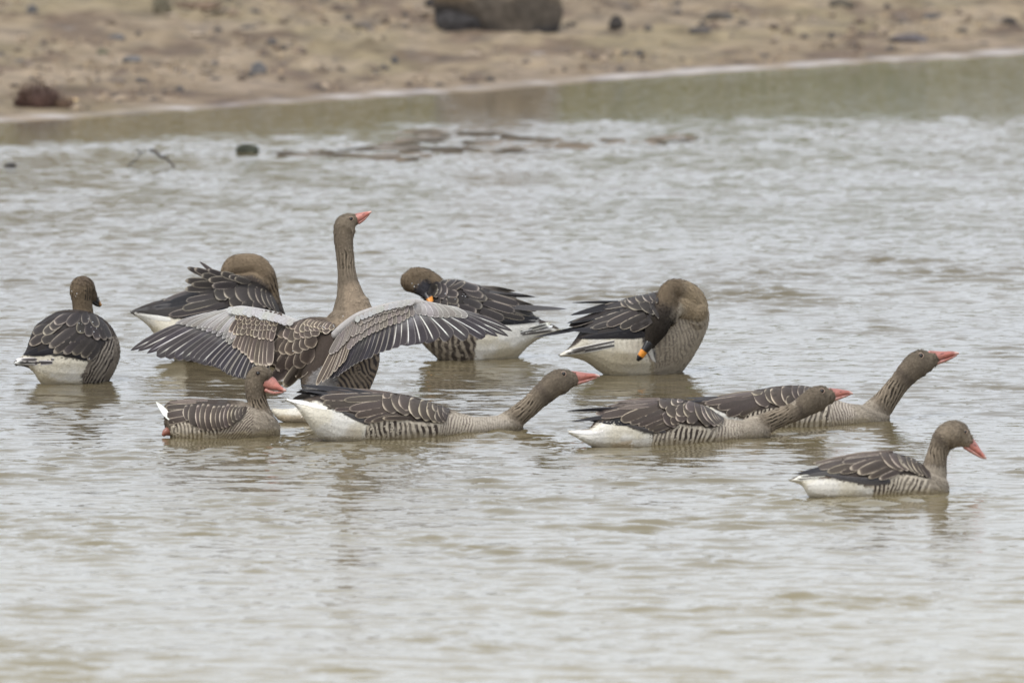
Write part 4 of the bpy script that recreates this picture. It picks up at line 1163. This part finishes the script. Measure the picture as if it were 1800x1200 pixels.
# ---- bean goose in the middle, preening its shoulder
g = Goose('bean_goose', 'bean', [(790, 631), (900, 628)], 'bean goose with orange-banded black bill tucked at its shoulder, behind the right spread wing', BEAN, face=-1)
g.body([(737, 548, 598, 22), (752, 514, 614, 42), (775, 494, 636, 56), (800, 491, 650, 64), (835, 499, 653, 66), (870, 510, 649, 60), (900, 518, 638, 50), (925, 540, 612, 36), (945, 558, 597, 22), (965, 568, 588, 12), (980, 575, 583, 5)],
       necks=[[(784, 520, 22, 24, 4), (770, 508, 19, 22, 8), (757, 498, 20, 22, 12), (743, 492, 21.5, 22, 14), (730, 492, 21.5, 21, 16), (722, 495, 19, 18, 18)],
              [(726, 494, 19, 18, 18), (735, 500, 18.5, 18, 22), (744, 509, 14, 14, 30), (750, 517, 10.5, 11, 36)]])
g.poly([(735, 640), (745, 560), (780, 560), (840, 590), (845, 660), (760, 660)], (0.26, 0.21, 0.16), 8)
g.bars([(750, 660), (752, 592), (800, 588), (842, 588), (848, 612), (832, 660)], 12, -8, duty=0.6, light=(0.34, 0.29, 0.23), wob=1.9, amt=0.9)
g.poly([(836, 600), (885, 570), (900, 563), (945, 561), (952, 574), (988, 580), (935, 608), (900, 665), (835, 665)], WHITE, 4, color2=CREAM)
g.poly([(845, 665), (850, 622), (900, 612), (940, 590), (985, 580), (935, 612), (900, 665)], (0.42, 0.35, 0.22), 12, 0.6)
g.neck_zone(0, np.array(PB['head']) * 1.05, 0.0, 1.0, 0.05)
g.neck_zone(1, np.array(PB['head']) * 0.95, 0.0, 0.5, 0.05)
g.neck_zone(1, (0.038, 0.036, 0.040), 0.48, 1.0, 0.14)
WP = [(760, 520), (775, 494), (800, 491), (840, 500), (880, 512), (912, 520), (945, 545), (950, 560), (900, 564), (870, 566), (820, 560), (770, 556)]
g.poly(WP, np.array(PB['dark']) * .95, 4, shield=True)
g.finish(3200)
w = g.wing_patch(WP)
for a in [('tail', 915, 583, 968, 568, 7), ('tail', 915, 586, 972, 573, 7), ('tail', 918, 588, 978, 580, 7)]: g.feather(*a)
for a in [('greyblack', 900, 540, 998, 543, 10), ('black', 860, 562, 950, 558, 14), ('black', 870, 567, 946, 565, 9), ('black', 820, 560, 900, 566, 12), ('greyblack', 860, 514, 942, 522, 9), ('brown', 845, 505, 908, 512, 10),
          ('tertial', 880, 552, 922, 560, 10), ('tertial', 895, 541, 938, 553, 11), ('tertial', 880, 522, 945, 545, 14), ('tertial', 845, 545, 886, 561, 15), ('tertial', 850, 531, 905, 547, 14), ('tertial', 850, 517, 913, 535, 13)]: g.feather(*a, w)
for a in [('covert', 805, 548, 845, 557, 14), ('covert', 805, 538, 838, 548, 15), ('covert', 815, 527, 848, 540, 16), ('covert', 820, 516, 857, 526, 15), ('covert', 815, 508, 850, 521, 15), ('covert', 805, 500, 843, 508, 15), ('covert', 778, 546, 808, 550, 15), ('covert', 775, 534, 808, 538, 16), ('covert', 780, 522, 806, 530, 16), ('covert', 778, 512, 806, 518, 15),
          ('covert', 788, 512, 818, 495, 10), ('covert', 778, 508, 803, 488, 10), ('covert', 770, 508, 787, 487, 10)]: g.feather(*a, w, tint=RNG.uniform(.9, 1.2))
g.bands([(788, 500, 784, 526), (779, 498, 772, 524), (772, 502, 764, 524), (788, 526, 784, 548), (776, 524, 770, 544)], 20, w, side=1)
def band_bill(rows, b0, b1, ax):
    def cf(X, Y, c):
        t = X * ax[0] + Y * ax[1]
        return mixc(c, (0.72, 0.27, 0.035), sstep(t, b0 - .5, b0 + .5) * sstep(t, b1 + .5, b1 - .5))
    return cf
ax = np.array((0.5, 0.866))
ub = g.solid('upper_bill', [(748, 513, 9, 9, 36), (753, 521, 7, 7, 44), (756, 527, 5.5, 6, 50), (758, 533, 4, 5, 54)], (0.016, 0.015, 0.017), M_BILL, col_fn=band_bill(None, 753.5 * .5 + 523.5 * .866, 758.5 * .5 + 531 * .866, ax), sub=6)

g.drops([(724, 498), (728, 504), (735, 500), (770, 509), (783, 516), (815, 517), (813, 520), (818, 521), (800, 526), (789, 522)], 0.85)

# ---- bean goose at the right of the standing birds, bill at its belly
g = Goose('bean_goose', 'bean', [(1080, 657), (1178, 654)], 'bean goose preening its belly, head bent down over its side, black bill with orange band', BEAN)
g.body([(985, 622, 627, 5), (1005, 605, 628, 18), (1030, 566, 636, 36), (1055, 544, 654, 50), (1080, 531, 672, 60), (1110, 522, 678, 66), (1140, 516, 678, 68), (1165, 511, 674, 68), (1190, 510, 662, 66), (1210, 512, 640, 58), (1230, 522, 608, 42), (1242, 538, 580, 24), (1247, 550, 562, 9)],
       tubes=[[(1160, 618, 17, 20, 26), (1166, 640, 12, 14, 28), (1167, 668, 8, 9, 28)], [(1222, 545, 24, 26, 44), (1200, 535, 24, 22, 58), (1184, 540, 18, 18, 72), (1178, 560, 14, 16, 74)]],
       necks=[[(1216, 560, 26, 30, 30), (1219, 538, 26, 28, 40), (1208, 520, 24, 25, 52), (1192, 510, 20, 21, 66), (1178, 512, 18.5, 19, 78), (1170, 530, 18.5, 19, 86), (1163, 553, 20.5, 20, 90), (1155, 575, 21, 20, 92), (1148, 591, 16, 17, 92), (1143, 603, 11, 12, 92)]])
g.poly([(1135, 700), (1140, 590), (1180, 550), (1190, 490), (1260, 490), (1260, 600), (1180, 700)], (0.36, 0.305, 0.235), 8)
g.bars([(1140, 650), (1150, 600), (1182, 560), (1240, 556), (1225, 600), (1190, 640)], 7, -12, dark=(0.11, 0.09, 0.075), light=(0.37, 0.31, 0.235), duty=0.42, wob=1.6, amt=0.65)
g.bars([(1085, 612), (1090, 588), (1140, 585), (1150, 610), (1155, 640), (1140, 625)], 9, -4, dark=(0.08, 0.075, 0.08), light=(0.66, 0.63, 0.58), duty=0.42, wob=2.0)
g.poly([(975, 620), (1000, 613), (1020, 600), (1040, 588), (1090, 586), (1128, 586), (1132, 605), (1145, 640), (1145, 700), (1060, 700), (1040, 640)], WHITE, 4, 0.88, color2=CREAM)
g.poly([(1005, 620), (1060, 612), (1120, 625), (1150, 640), (1150, 700), (1060, 700), (1030, 634)], (0.44, 0.37, 0.235), 14, 0.6)
g.neck_zone(0, (0.275, 0.212, 0.138), 0.05, 0.36, 0.05)
g.neck_zone(0, np.array(PB['head']) * 1.0, 0.34, 0.62, 0.06)
g.neck_zone(0, (0.030, 0.024, 0.019), 0.66, 1.0, 0.10)
WP = [(1000, 575), (1008, 556), (1040, 542), (1074, 530), (1110, 520), (1152, 515), (1152, 540), (1140, 570), (1132, 584), (1090, 586), (1040, 590), (1012, 592)]
g.poly(WP, np.array(PB['dark']) * .95, 4, shield=True)
g.finish(3600)
w = g.wing_patch(WP)
for a in [('tail', 1075, 603, 983, 625, 8), ('tail', 1080, 607, 1003, 621, 8), ('tail', 1080, 600, 992, 619, 7)]: g.feather(*a)
for a in [('black', 1040, 572, 938, 593, 8), ('black', 1140, 588, 1060, 592, 12), ('black', 1130, 584, 1016, 594, 14), ('black', 1110, 580, 998, 580, 14), ('black', 1090, 530, 1004, 532, 5), ('black', 1090, 533, 1002, 554, 13), ('black', 1090, 545, 996, 568, 13),
          ('tertial', 1120, 555, 1040, 577, 11), ('tertial', 1110, 545, 1018, 577, 13), ('tertial', 1105, 534, 1000, 573, 14), ('tertial', 1145, 562, 1108, 580, 15), ('tertial', 1135, 554, 1090, 576, 15), ('tertial', 1120, 548, 1066, 572, 15), ('tertial', 1110, 530, 1060, 540, 11)]: g.feather(*a, w)
g.bands([(1086, 527, 1100, 545), (1097, 521, 1116, 540), (1095, 536, 1128, 550), (1112, 519, 1126, 536), (1124, 516, 1142, 536), (1120, 536, 1146, 556), (1138, 516, 1152, 534), (1140, 532, 1156, 560)], 26, w)
ax = np.array((-0.62, 0.78))
g.solid('upper_bill', [(1142, 603, 9, 9, 96), (1136, 612, 7.5, 8, 97), (1130, 620, 6.5, 7, 97), (1124.5, 628, 5.4, 6, 96), (1122, 631.5, 3.6, 4.5, 95)], (0.014, 0.013, 0.014), M_BILL, sub=6,
        col_fn=band_bill(None, -1132 * .62 + 617 * .78, -1125 * .62 + 625.5 * .78, ax))

# ================================================================== things on the bank and in the shallows
def rock_mesh(w, d, h, seed, sub=3, rough=0.3, facets=7, flat=0.25):
    rs = np.random.default_rng(seed)
    bm = bmesh.new()
    bmesh.ops.create_icosphere(bm, subdivisions=sub, radius=1)
    v = np.array([x.co for x in bm.verts]); bm.verts.index_update()
    f = [[q.index for q in p.verts] for p in bm.faces]; bm.free()
    r = 1 + rough * (fbm(v * 1.3 + rs.random(3) * 90, 4) - 0.5) * 2
    v = v * r[:, None]
    for _ in range(facets):               # split faces
        n = rs.normal(size=3); n /= np.linalg.norm(n)
        k = rs.uniform(0.62, 0.9)
        dd = v @ n
        v = v - np.outer(np.clip(dd - k, 0, None), n) * 0.85
    v = v * np.array((w / 2, d / 2, h / (1 + flat * 2)))
    z0 = np.percentile(v[:, 2], 22)
    v[:, 2] -= z0
    return v, f

def stone(px, py, wpx, hpx, color, label, group=None, seed=0, cat='stone', name='stone', depth=0.8, rough=0.3, color2=None):
    p = ground_hit(px, py) if not isinstance(px, Vector) else px
    s = p.y / F
    v, f = rock_mesh(wpx * s, wpx * s * depth, hpx * s * 1.15, seed, rough=rough)
    c = np.array(color) * (0.75 + 0.5 * fbm(v * 30 + seed, 3))[:, None]
    if color2 is not None:
        c = mixc(c, color2, sstep(fbm(v * 4.5 + seed * 3.1, 3), 0.44, 0.58))
    o = new_mesh(name, v, f, M_STONE, None, c, smooth=False, loc=p + Vector((0, wpx * s * depth * 0.3, -0.012)))
    o.rotation_euler.z = (seed * 37 % 40 - 20) * math.pi / 180
    return tag(o, label, cat, group)

DARK, SLATE, RUST, OLIVE, TAN = (0.055, 0.048, 0.044), (0.12, 0.115, 0.115), (0.13, 0.075, 0.055), (0.11, 0.105, 0.07), (0.33, 0.25, 0.17)

# boulder at the top edge, with the low dark slab leaning against its left foot
p = ground_hit(872, 57)
s = p.y / F
v, f = rock_mesh(232 * s, 150 * s, 200 * s, 4, sub=5, rough=0.22, facets=11, flat=0.1)
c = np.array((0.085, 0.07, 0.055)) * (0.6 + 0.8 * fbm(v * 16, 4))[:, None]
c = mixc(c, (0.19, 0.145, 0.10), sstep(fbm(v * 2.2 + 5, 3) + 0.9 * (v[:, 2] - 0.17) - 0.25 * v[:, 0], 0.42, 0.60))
c = mixc(c, (0.035, 0.032, 0.032), sstep(fbm(v * 2.6 + 60, 3) - 1.1 * (v[:, 2] - 0.14), 0.40, 0.52))  # charcoal tone grows stronger towards the foot
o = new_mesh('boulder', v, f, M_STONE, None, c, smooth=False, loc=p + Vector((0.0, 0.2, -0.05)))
tag(o, 'large grey brown boulder standing on the bank at the top edge', 'boulder')
stone(812, 56, 96, 38, (0.045, 0.041, 0.04), 'low dark rock slab leaning against the left foot of the boulder', seed=9, depth=0.9, rough=0.2, name='rock_slab', cat='rock')

STONES = [
    (1083, 48, 27, 22, DARK, 'round black stone a little to the right of the boulder'),
    (1002, 48, 30, 10, DARK, 'flat dark stone lying close against the right foot of the boulder'),
    (757, 14, 22, 20, DARK, 'black stone at the top edge just left of the boulder'),
    (205, 70, 34, 12, SLATE, 'flat slate grey stone on the upper left bank with a smaller one beside it'),
    (232, 110, 36, 11, SLATE, 'flat grey stone alone in the pale sand of the left bank'),
    (180, 97, 26, 10, OLIVE, 'olive grey stone up left of the flat grey one on the left bank'),
    (455, 130, 30, 20, SLATE, 'dark grey stone with a ragged top on the bank above the water'),
    (692, 112, 16, 14, SLATE, 'small dark grey stone alone on the bank below left of the boulder'),
    (835, 142, 40, 13, (0.17, 0.13, 0.1), 'flat brown stone near the waterline below the boulder'),
    (1775, 44, 28, 15, DARK, 'dark stone at the right edge of the bank'),
    (57, 24, 22, 20, SLATE, 'dark grey stone in the upper left corner of the bank'),
    (1262, 36, 62, 16, (0.09, 0.078, 0.066), 'long low dark rock on the right part of the bank'),
    (1600, 76, 80, 16, (0.115, 0.10, 0.10), 'long flat grey rock just above the waterline on the right'),
    (1640, 34, 46, 13, (0.10, 0.09, 0.085), 'tilted grey rock at the upper right of the bank'),
    (1478, 10, 54, 13, (0.10, 0.085, 0.065), 'long brown rock at the top edge on the right'),
]
for i, (x, y, w_, h_, c_, lab) in enumerate(STONES):
    stone(x, y, w_, h_, c_, lab, seed=20 + i, group='stones on the far bank')
SMALL = [(243, 66, 14, 11), (497, 117, 16, 10), (472, 85, 16, 8), (498, 86, 15, 10), (77, 79, 14, 12), (712, 31, 12, 12), (640, 48, 40, 7), (925, 112, 16, 9), (1140, 54, 20, 11), (1115, 55, 18, 8), (1045, 105, 14, 12),
         (1230, 62, 44, 11), (1310, 46, 22, 10), (1286, 66, 14, 8), (1462, 70, 12, 14), (1415, 70, 16, 9), (1556, 62, 16, 10), (1690, 56, 24, 9), (1560, 16, 14, 12), (1580, 32, 36, 9), (315, 160, 18, 11),
         (205, 172, 14, 10), (200, 148, 42, 10), (292, 164, 14, 9), (570, 160, 20, 9), (440, 165, 14, 7), (435, 52, 34, 9), (1530, 100, 18, 7), (1150, 106, 14, 7), (380, 140, 22, 7), (1730, 80, 26, 7)]
ANCH = [('the boulder', 875, 30), ('the round black stone', 1083, 40), ('the top edge black stone', 757, 8), ('the flat slate stone at upper left', 205, 64), ('the flat grey left bank stone', 232, 106), ('the ragged dark grey stone', 455, 122),
        ('the lone small grey stone below left of the boulder', 692, 106), ('the flat brown waterline stone', 835, 138), ('the dark stone at the right edge', 1775, 38), ('the upper left corner stone', 57, 18), ('the long low dark rock', 1262, 28),
        ('the long flat grey rock above the right waterline', 1600, 70), ('the tilted grey rock at upper right', 1640, 28), ('the long brown rock at the top edge', 1478, 5), ('the reddish brown clump', 66, 170)]
used = {}
def place_words(x, y):
    out = []
    for nm, ax_, ay_ in sorted(ANCH, key=lambda a: math.hypot(a[1] - x, 2 * (a[2] - y))):
        dx, dy = x - ax_, 1.6 * (y - ay_)
        far = math.hypot(dx, dy)
        side = ('right of ' if dx > 0 else 'left of ') if abs(dx) > abs(dy) else ('below ' if dy > 0 else 'above ')
        out.append(('close ' if far < 45 else 'well ' if far > 140 else '') + side + nm)
    return out
for i, (x, y, w_, h_) in enumerate(SMALL):
    look = ('small ' if w_ < 20 else 'low long ' if w_ >= 34 else 'flattish ') + ['brown', 'pale brown', 'charcoal'][i % 3] + ' stone '
    lab = next(l for l in (look + q for q in place_words(x, y)) if l not in used)
    used[lab] = 1
    stone(x, y, w_, h_, [(0.10, 0.085, 0.075), (0.15, 0.12, 0.10), (0.075, 0.068, 0.066)][i % 3], lab, group='small stones scattered on the far bank', seed=60 + i)

def blades(name, parent, base_pts, ln, wd, col, spread=0.5, mat=None):
    nv, nf, nc = [], [], []
    for b in base_pts:
        a = RNG.uniform(0, 2 * np.pi); lean = RNG.uniform(0.1, 0.9) * spread
        d = np.array((math.cos(a) * lean, math.sin(a) * lean, 1)); d /= np.linalg.norm(d)
        q = np.array((-math.sin(a), math.cos(a), 0))
        L = ln * RNG.uniform(0.5, 1.2)
        k = len(nv)
        nv += [b + q * wd, b - q * wd, b + d * L * .6 + q * wd * .7, b + d * L * .6 - q * wd * .7, b + d * L + np.array((d[0], d[1], -.4)) * L * .2]
        nf += [(k, k + 1, k + 3, k + 2), (k + 2, k + 3, k + 4)]
        nc += [np.array(col) * RNG.uniform(0.6, 1.4)] * 5
    o = new_mesh(name, nv, nf, mat or M_WOOD, parent, np.array(nc), smooth=False)
    o['kind'] = 'stuff'
    return o

def tussock(px, py, wpx, hpx, col, bcol, label, seed, n=220):
    p = ground_hit(px, py); s = p.y / F
    root = bpy.data.objects.new('tussock', None); C.objects.link(root); root.location = p + Vector((0, wpx * s * .25, -.01))
    tag(root, label, 'tussock', 'clumps of dead grass and earth on the bank')
    v, f = rock_mesh(wpx * s, wpx * s * .8, hpx * s, seed, rough=0.4, facets=2)
    c = np.array(col) * (0.6 + 0.8 * fbm(v * 40, 3))[:, None]
    new_mesh('earth_mound', v, f, M_BANK, root, c)
    k = RNG.choice(np.where(v[:, 2] > 0)[0], n)
    blades('dead_grass', root, [v[i] * 0.95 for i in k], hpx * s * 0.55, 0.004, bcol, 0.9)
tussock(66, 190, 80, 38, (0.075, 0.045, 0.036), (0.12, 0.075, 0.055), 'tall reddish brown clump of earth and dead grass at the left above the shoreline', 3)
tussock(112, 190, 40, 20, (0.10, 0.065, 0.045), (0.15, 0.10, 0.07), 'low brown clump against the right side of the tall reddish clump', 5, 90)
tussock(285, 24, 36, 26, (0.16, 0.14, 0.10), (0.19, 0.17, 0.12), 'grey green clump of dead plants at the top edge on the left', 6, 120)
tussock(352, 14, 84, 13, (0.20, 0.145, 0.105), (0.22, 0.16, 0.11), 'long low clump of brown dead grass at the top edge left of the middle', 7, 200)
stone(126, 178, 24, 10, (0.55, 0.40, 0.22), 'pale sandy yellow stone behind the low brown clump', seed=130, group='stones on the far bank')

# floating clump, a stone awash and a broken branch in the shallows
def on_water(px, py):
    d = water_depth(py); p = at_depth(px, py, d); return Vector((p.x, p.y, 0))
p = on_water(435, 270)
stone(p, 0, 44, 19, (0.055, 0.058, 0.042), 'dark green lump of weed sticking out of the shallow water', seed=141, cat='weed clump', name='weed_clump', depth=0.5, color2=(0.09, 0.085, 0.05))
p = on_water(18, 294)
stone(p, 0, 26, 11, (0.045, 0.042, 0.042), 'small black stone awash at the left edge of the water', seed=142, depth=0.6)
root = bpy.data.objects.new('branch', None); C.objects.link(root); root.location = on_water(262, 292)
tag(root, 'broken dark branch bent like a roof sticking out of the water', 'branch')
def stick(name, pts, r, col=(0.06, 0.05, 0.042)):
    V, Fc = [], []
    P3 = [at_depth(x, y, root.location.y + dy) - root.location for x, y, dy in pts]
    R = crom([tuple(q) + (r * (1 - .5 * i / len(P3)),) for i, q in enumerate(P3)], 4)
    for i, q in enumerate(R):
        for a in np.linspace(0, 2 * np.pi, 6, endpoint=False):
            V.append((q[0] + q[3] * math.cos(a) * .7, q[1] + q[3] * math.sin(a), q[2] + q[3] * math.cos(a + .8)))
    for i in range(len(R) - 1):
        for j in range(6):
            Fc.append((i * 6 + j, i * 6 + (j + 1) % 6, (i + 1) * 6 + (j + 1) % 6, (i + 1) * 6 + j))
    return new_mesh(name, V, Fc, M_WOOD, root, np.tile(col, (len(V), 1)))
stick('stem', [(222, 296, 0), (229, 288, .02), (240, 281, .03), (247, 271, .05), (257, 264, .05)], 0.0075)
stick('stem', [(264, 264, .05), (273, 267, .03), (283, 276, .02), (294, 280, 0), (309, 297, -.05)], 0.0085)
stick('twig', [(247, 271, .05), (244, 266, .05), (240, 263, .06)], 0.005)
stick('twig', [(283, 276, .02), (291, 274, .05), (296, 270, .06)], 0.005)

# loose litter: crumbs of earth and pebbles too many to count
nv, nf, nc = [], [], []
ico = [(1, 0, 0), (-1, 0, 0), (0, 1, 0), (0, -1, 0), (0, 0, 1), (0, 0, -1)]
icf = [(0, 2, 4), (2, 1, 4), (1, 3, 4), (3, 0, 4), (2, 0, 5), (1, 2, 5), (3, 1, 5), (0, 3, 5)]
N = 5000
xs = RNG.uniform(-3.6, 3.6, N); ys = RNG.uniform(84, 99, N)
d_, s_ = shore(xs, ys)
dens = fbm(np.c_[xs * 1.6, ys * .8] + 77, 3)
ok = (d_ > 0.3) & (d_ < 8) & (RNG.random(N) < sstep(dens, 0.36, 0.62))
xs, ys = xs[ok], ys[ok]
zs = ground_z(xs, ys)
for x, y, z in zip(xs, ys, zs):
    r = 0.008 + 0.022 * RNG.random() ** 3
    k = len(nv)
    sc = RNG.uniform(0.6, 1.5, 3) * r * np.array((1.4, 1.2, 0.8))
    for q in ico: nv.append((x + q[0] * sc[0], y + q[1] * sc[1], z + q[2] * sc[2] + r * .2))
    nf += [tuple(k + i for i in t) for t in icf]
    c = np.array([(0.13, 0.10, 0.08), (0.32, 0.25, 0.18), (0.20, 0.15, 0.11), (0.09, 0.08, 0.075), (0.30, 0.24, 0.18)][RNG.integers(5)]) * RNG.uniform(.8, 1.2)
    nc += [c] * 6
o = new_mesh('bank_litter', nv, nf, M_STONE, None, np.array(nc), smooth=False)
tag(o, kind='stuff')
k = RNG.choice(len(xs), 2600)
o = blades('dry_grass', None, [np.array((xs[i] + RNG.normal() * .04, ys[i] + RNG.normal() * .05, zs[i])) for i in k], 0.05, 0.003, (0.34, 0.25, 0.15), 1.4)
